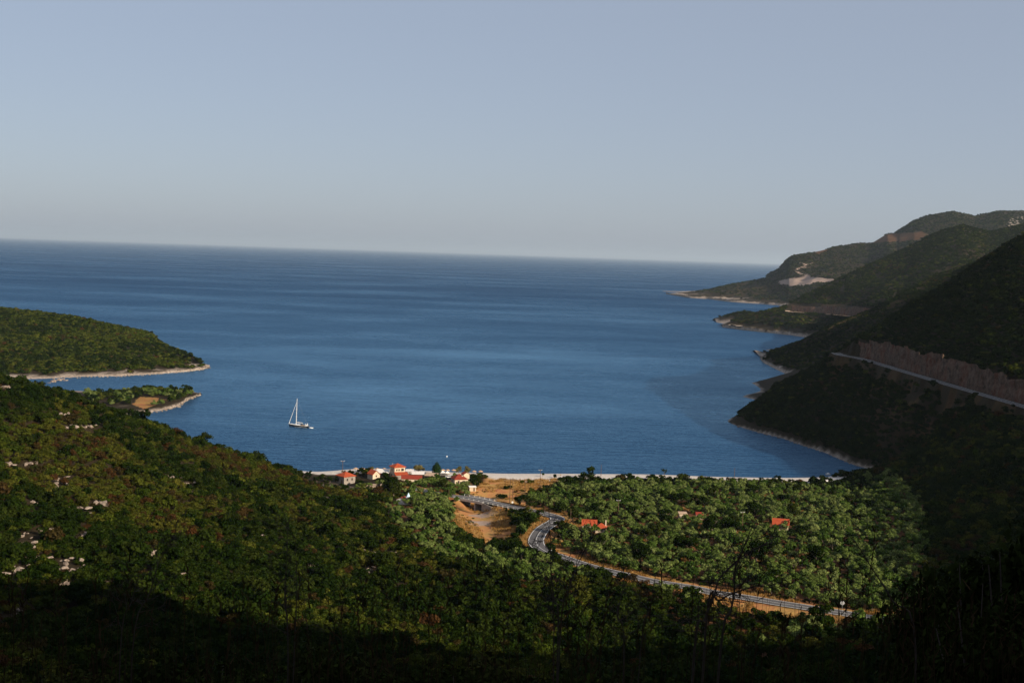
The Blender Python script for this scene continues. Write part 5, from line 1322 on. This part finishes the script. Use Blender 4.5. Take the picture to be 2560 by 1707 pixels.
bm_ = MB().tube([(mx, 0, 3.0), (mx + 5.6, 0, 2.85)], 0.17, 8).build('boom', M_GEL, yacht)
MB().tube([(mx + 0.2, 0, 3.28), (mx + 5.2, 0, 3.1)], [0.2, 0.14], 8).build('furled_mainsail', M_CANVAS, yacht)
for z_ in (7.2, 12.6): MB().tube([(mx + 0.1, -1.1, z_), (mx + 0.1, 1.1, z_)], 0.05, 5).build('spreader', M_GEL, yacht)
for y_ in (-1.9, 1.9): MB().tube([(mx + 0.4, y_, 1.4), (mx + 0.1, y_ * 0.55, 7.2), (mx + 0.1, y_ * 0.55, 12.6), (mx + 0.3, 0, MH)], 0.022, 4).build('shroud', M_STEEL, yacht)
MB().tube([(LY / 2 - 0.3, 0, 1.5), (mx + 0.35, 0, MH + 0.6)], 0.022, 4).build('backstay', M_STEEL, yacht)
MB().poly([(2.6, -1.3, 1.5), (2.6, 1.3, 1.5), (4.4, 1.3, 2.6), (4.4, -1.3, 2.6), (3.0, -1.2, 2.5), (3.0, 1.2, 2.5)], [(0, 1, 5, 4), (4, 5, 2, 3)]).build('spray_hood', M_BLACK, yacht)
for y_ in (-1.3, 1.3):
    MB().tube([(LY / 2 - 1.6, y_, 1.3), (LY / 2 - 1.5, y_, 3.0)], 0.16, 6).build('stern_post', M_GEL, yacht)
MB().box((LY / 2 - 1.0, 0, 2.1), (0.25, 2.8, 0.25)).build('stern_rail', M_GEL, yacht)
for i in range(6):
    for y_ in (-1, 1):
        kk = i * 2 + 2; vv = v[kk * 13 + (0 if y_ < 0 else 12)]
        MB().tube([(vv[0], vv[1] * 0.96, vv[2]), (vv[0], vv[1] * 0.96, vv[2] + 0.65)], 0.03, 4).build('stanchion', M_STEEL, yacht)
pd = G(778, 1070.5); dg = empty('dinghy', (pd[0], pd[1], 0.15), ya + 0.35, 'small white inflatable dinghy trailing behind the yacht', 'dinghy')
b = MB()
for s_ in (-1, 1): b.tube([(1.5, s_ * 0.62, 0.2), (0, s_ * 0.66, 0.2), (-0.9, s_ * 0.5, 0.26), (-1.5, 0, 0.36)], [0.2, 0.24, 0.24, 0.2], 8)
b.build('tube', M_GEL, dg, sm=True)
MB().box((0.2, 0, 0.08), (2.4, 1.0, 0.1)).build('floor', M_STEEL, dg)
MB().box((1.45, 0, 0.35), (0.16, 0.9, 0.5)).build('transom', M_GEL, dg)
MB().box((1.65, 0, 0.55), (0.3, 0.3, 0.7)).build('outboard_motor', M_BLACK, dg)
def small_boat(px, py, z, rot, L, label, on_land):
    p = at_px(px, py) if on_land else G(px, py)
    t = empty('motor_boat', (p[0], p[1], p[2] + z), rot, label, 'boat')
    v, f, dk = hull(L, L * 0.36, 0.85, 0.5); MB().poly(v, f).build('hull', M_GEL, t, sm=True)
    dv = [(v[i][0], v[i][1], v[i][2] - 0.08) for i in dk]; n_ = len(dv)
    MB().poly(dv, [(i, i + 1, n_ - 2 - i, n_ - 1 - i) for i in range(n_ // 2 - 1)]).build('deck', M_CANVAS, t)
    MB().box((L * 0.05, 0, 1.15), (L * 0.22, L * 0.2, 0.6), 0, 0.8).build('console', M_GEL, t)
    MB().box((L * 0.5, 0, 0.8), (0.35, 0.35, 0.8)).build('outboard_motor', M_BLACK, t)
small_boat(2064, 1209, 0.5, 0.25, 6.6, 'long white boat drawn up at the right end of the beach', True)
small_boat(2069, 1187, 0.05, 0.3, 3.4, 'small white boat afloat close to the right end of the beach', False)
p = G(1117, 1141.5); t = empty('buoy', (p[0], p[1], 0), 0, 'tiny white mooring buoy off the conifer', 'buoy')
b = MB(); b.tube([(0, 0, -0.3), (0, 0, -0.1), (0, 0, 0.25), (0, 0, 0.55), (0, 0, 0.65)], [0.2, 0.42, 0.5, 0.3, 0.06], 12); b.build('float', M_GEL, t, sm=True)
MB().tube([(0, 0, 0.6), (0, 0, 0.9)], 0.05, 6).build('ring', M_STEEL, t)
# ------------------------------------------------------------------ foreground: dark bushes, dead shrubs and stalks on the viewpoint slope
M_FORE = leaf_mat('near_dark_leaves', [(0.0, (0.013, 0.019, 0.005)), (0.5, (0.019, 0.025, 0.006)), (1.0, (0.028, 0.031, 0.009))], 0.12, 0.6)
FORE = []
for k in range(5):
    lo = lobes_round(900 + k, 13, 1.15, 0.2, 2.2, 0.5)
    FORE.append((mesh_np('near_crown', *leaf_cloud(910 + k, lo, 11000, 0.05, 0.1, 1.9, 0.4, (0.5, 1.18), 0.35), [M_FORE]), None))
def stems(seed, n, R, h):
    r = np.random.default_rng(seed); b = MB()
    for i in range(n):
        a = r.uniform(0, 6.28); q = R * r.uniform(0.3, 1)
        b.tube([(0.1 * math.cos(a), 0.1 * math.sin(a), -0.5), (q * 0.5 * math.cos(a), q * 0.5 * math.sin(a), h * 0.45), (q * math.cos(a), q * math.sin(a), h * r.uniform(0.75, 1.05))], [0.035, 0.022, 0.006], 5)
    return b.mesh('stems', M_DEAD, True)
STEMS = [stems(s, 9, 1.1, 2.1) for s in range(3)]
def zs(x, y): return float(zat(x, y))
r5 = np.random.default_rng(55)
def fore_bush(px, top, Y, wid, label, group, k=None):
    """a bush whose foot is on the slope and whose top reaches the given height"""
    p = P(px, top, Y); g = zs(p[0], Y); h = max(0.5, p[2] - g)
    t = empty('foreground_bush', (p[0], Y, g - 0.1), r5.uniform(0, 6.28), label, 'bush', group)
    s = wid / 1.5
    t.scale = (s, s, h / 2.8)
    k = int(r5.integers(5)) if k is None else k
    link('crown', FORE[k][0], t); link('stems', STEMS[k % 3], t)
TOPS = [(0, 1590), (300, 1600), (600, 1640), (900, 1590), (1200, 1640), (1500, 1620), (1620, 1700), (1700, 1790), (2200, 1780), (2270, 1640), (2330, 1560), (2440, 1450), (2560, 1400)]
for row, (Y0, Y1, dy, n) in enumerate(((34, 46, -10, 20), (22, 31, 25, 20), (13, 18, 70, 18), (8, 10, 110, 14))):
    for i in range(n):
        px = -60 + 2680 * (i + 0.5) / n + r5.uniform(-50, 50)
        top = np.interp(px, [a for a, b in TOPS], [b for a, b in TOPS]) + dy - 30 + r5.uniform(-80, 80)
        if px > 2200: top = max(top, 1500 + dy)
        Y = r5.uniform(Y0, Y1)
        if top > 1740: continue
        fore_bush(px, top, Y, Y * r5.uniform(0.07, 0.105), 'dark leafy bush along the bottom edge, ' + ('at the left corner' if px < 450 else 'left of centre' if px < 1000 else 'below the road bend' if px < 1500 else 'below the dead shrub' if px < 1950 else 'at the right') + ('' if row > 1 else ', farther down the slope'), 'dark bushes along the bottom edge')
for px, top, Y, wd, lb in ((2480, 1235, 15, 1.3, 'tall dark leafy shrub filling the right edge'), (2600, 1130, 17, 1.9, 'tallest dark shrub at the right edge below the hill'), (2400, 1420, 13, 0.9, 'dark leafy shrub at lower right in front of the grove edge'), (2540, 1330, 11, 1.2, 'near dark shrub in the lower right corner'), (2390, 1290, 19, 0.9, 'slender leafy shrub left of the tall right shrubs')):
    fore_bush(px, top, Y, wd, lb, None)
# dead shrubs: bare branching stems
def twig(b, p, d, L, r, depth, rg):
    n = 5; pts = [np.array(p, float)]; d = np.array(d, float)
    for i in range(n):
        d = d + rg.normal(size=3) * 0.16; d /= np.linalg.norm(d); pts.append(pts[-1] + d * L / n)
    b.tube([tuple(q) for q in pts], [r * (1 - 0.75 * i / n) for i in range(n + 1)], 5 if depth > 1 else 4, False)
    if depth > 0:
        for k in range(rg.integers(3, 5)):
            i = rg.integers(1, n + 1); s = d + rg.normal(size=3) * 0.9; s[1] *= 0.5; s /= np.linalg.norm(s)
            twig(b, pts[i], s, L * rg.uniform(0.28, 0.5), r * 0.5 * (1 - 0.6 * i / n) + 0.0012, depth - 1, rg)
def dead_shrub(stems_px, Y, r0, label, seed, side=True):
    base = P(stems_px[0][0][0], stems_px[0][0][1], Y); g = zs(base[0], Y)
    t = empty('dead_shrub', (base[0], Y, g), 0, label, 'shrub'); rg = np.random.default_rng(seed); org = np.array([base[0], Y, g])
    for s_i, path in enumerate(stems_px):
        pts = [P(a, b_, Y + 0.12 * s_i + 0.05 * k) - org for k, (a, b_) in enumerate(path)]
        foot = np.array([pts[0][0] * 0.6, 0, -0.3]); pts = [foot] + pts
        q = smooth(pts, 5); n = len(q); b = MB()
        b.tube([tuple(a) for a in q], [r0 * (1 - 0.8 * i / n) for i in range(n)], 6)
        if side:
            for i in range(6, n):
                if rg.random() < 0.9:
                    d = q[min(i + 1, n - 1)] - q[i - 1]; d = d / (np.linalg.norm(d) + 1e-9) * 0.5 + rg.normal(size=3) * np.array([0.8, 0.3, 0.6]); d /= np.linalg.norm(d)
                    twig(b, q[i], d, rg.uniform(0.10, 0.26), r0 * 0.35 * (1 - 0.7 * i / n) + 0.0012, 2, rg)
        b.build('branch', M_DEAD, t)
    return t
dead_shrub([[(1735, 1640), (1761, 1548), (1785, 1490), (1802, 1441), (1861, 1386), (1904, 1363), (1946, 1339)], [(1800, 1640), (1827, 1526), (1836, 1473), (1834, 1437), (1849, 1390), (1872, 1345)], [(1765, 1560), (1800, 1500), (1870, 1470), (1930, 1462)]], 7.2, 0.0085, 'bare dead shrub with spreading twigs before the road at right of centre', 3)
dead_shrub([[(1395, 1600), (1385, 1500), (1377, 1420), (1376, 1350), (1373, 1290)], [(1400, 1600), (1420, 1480), (1440, 1420), (1458, 1385)], [(1385, 1560), (1350, 1430), (1330, 1360)]], 7.6, 0.0055, 'tall thin dead stem with twigs before the road bend', 5)
dead_shrub([[(1560, 1640), (1545, 1540), (1560, 1450), (1555, 1380)], [(1600, 1640), (1625, 1520), (1640, 1430)]], 8.0, 0.006, 'thin dead stems before the straight road', 8)
dead_shrub([[(2290, 1640), (2230, 1500), (2180, 1420), (2130, 1345), (2085, 1330)]], 6.5, 0.006, 'leaning dry stem across the right of the grove', 9, False)
dead_shrub([[(330, 1640), (375, 1480), (400, 1400), (440, 1330)], [(300, 1640), (330, 1500), (352, 1420)]], 7.0, 0.006, 'thin dark dead stems at lower left', 11)
dead_shrub([[(720, 1650), (712, 1500), (716, 1400), (722, 1300)], [(735, 1650), (742, 1480), (738, 1350)]], 7.4, 0.006, 'reddish brown dead stems left of centre', 13)
# tall dry grass stalks in front
v = []; f = []
for i in range(620):
    px = r5.uniform(-40, 2600); Y = r5.uniform(4.5, 10)
    top = r5.uniform(1380, 1660) if px < 2250 else r5.uniform(1450, 1660)
    if r5.random() < 0.12: top -= 90
    a = P(px, top, Y); g = zs(a[0], Y); ln = r5.normal() * 0.10; h = a[2] - g
    if h < 0.3 or h > 2.2: continue
    wd = r5.uniform(0.0012, 0.0026); p0 = np.array([a[0] - ln, Y, g - 0.1]); p1 = np.array([a[0] - ln * 0.55, Y, g + h * 0.6]); p2 = np.array([a[0], Y, a[2]])
    b = len(v)
    for q, k in ((p0, 1.0), (p1, 0.8), (p2, 0.35)):
        v += [q + [-wd * k, 0, 0], q + [wd * k * 0.5, -wd * k, 0], q + [wd * k * 0.5, wd * k, 0]]
    for s_ in (0, 3):
        for j in range(3): f.append((b + s_ + j, b + s_ + (j + 1) % 3, b + s_ + 3 + (j + 1) % 3, b + s_ + 3 + j))
    if r5.random() < 0.5:                                  # seed head
        for j in range(5):
            c = p1 * (0.25 - 0.05 * j) + p2 * (0.75 + 0.05 * j); s2 = np.array([r5.normal() * 0.02, r5.normal() * 0.01, 0.035]); w2 = np.array([0.004, 0, 0])
            k = len(v); v += [c - w2, c + w2, c + s2 + w2 * 0.4, c + s2 - w2 * 0.4]; f.append((k, k + 1, k + 2, k + 3))
tag(link('tall_dry_grass', mesh_np('tall_dry_grass', v, f, [M_STALK])), kind='stuff')
# undergrowth covering the slope at the viewpoint's feet
x, y = poisson(-40, 45, 3, 90, 1.5)
z = zat(x, y); d_ = np.hypot(x, y); px, py, w = proj(np.stack([x, y, z + 0.8], 1))
ok = (w > 2) & (px > -300) & (px < 2860) & (d_ > 5.5)
x, y, z = x[ok], y[ok], z[ok]; n = len(x)
FM = [a for a, b in FORE]
sc_ = r5.uniform(0.35, 0.8, n); sc_ = np.minimum(sc_, (129.2 - z - 0.27 * y) * 0 + sc_)
pxu = proj(np.stack([x, y, z], 1))[0]
hmax = np.clip((CAMH - np.where((pxu > 1600) & (pxu < 2290), 0.40, 0.345) * y - z) / 2.9, 0.1, 0.9)
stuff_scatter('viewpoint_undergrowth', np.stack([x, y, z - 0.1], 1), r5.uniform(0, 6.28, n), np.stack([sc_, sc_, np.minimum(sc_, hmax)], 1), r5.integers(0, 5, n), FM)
# ------------------------------------------------------------------ haze
hz_m = bpy.data.materials.new('haze_air'); hz_m.use_nodes = True
nt = hz_m.node_tree; nt.nodes.remove(nt.nodes['Principled BSDF'])
pv = nt.nodes.new('ShaderNodeVolumePrincipled'); pv.inputs['Color'].default_value = (0.74, 0.88, 1.0, 1); pv.inputs['Density'].default_value = 2.0e-5
pv.inputs['Anisotropy'].default_value = 0.16
nt.links.new(pv.outputs[0], nt.nodes['Material Output'].inputs['Volume'])
hb = MB().box((0, 98000, 268), (310000, 210000, 545))
haze = hb.build('haze', hz_m)
tag(haze, kind='stuff')
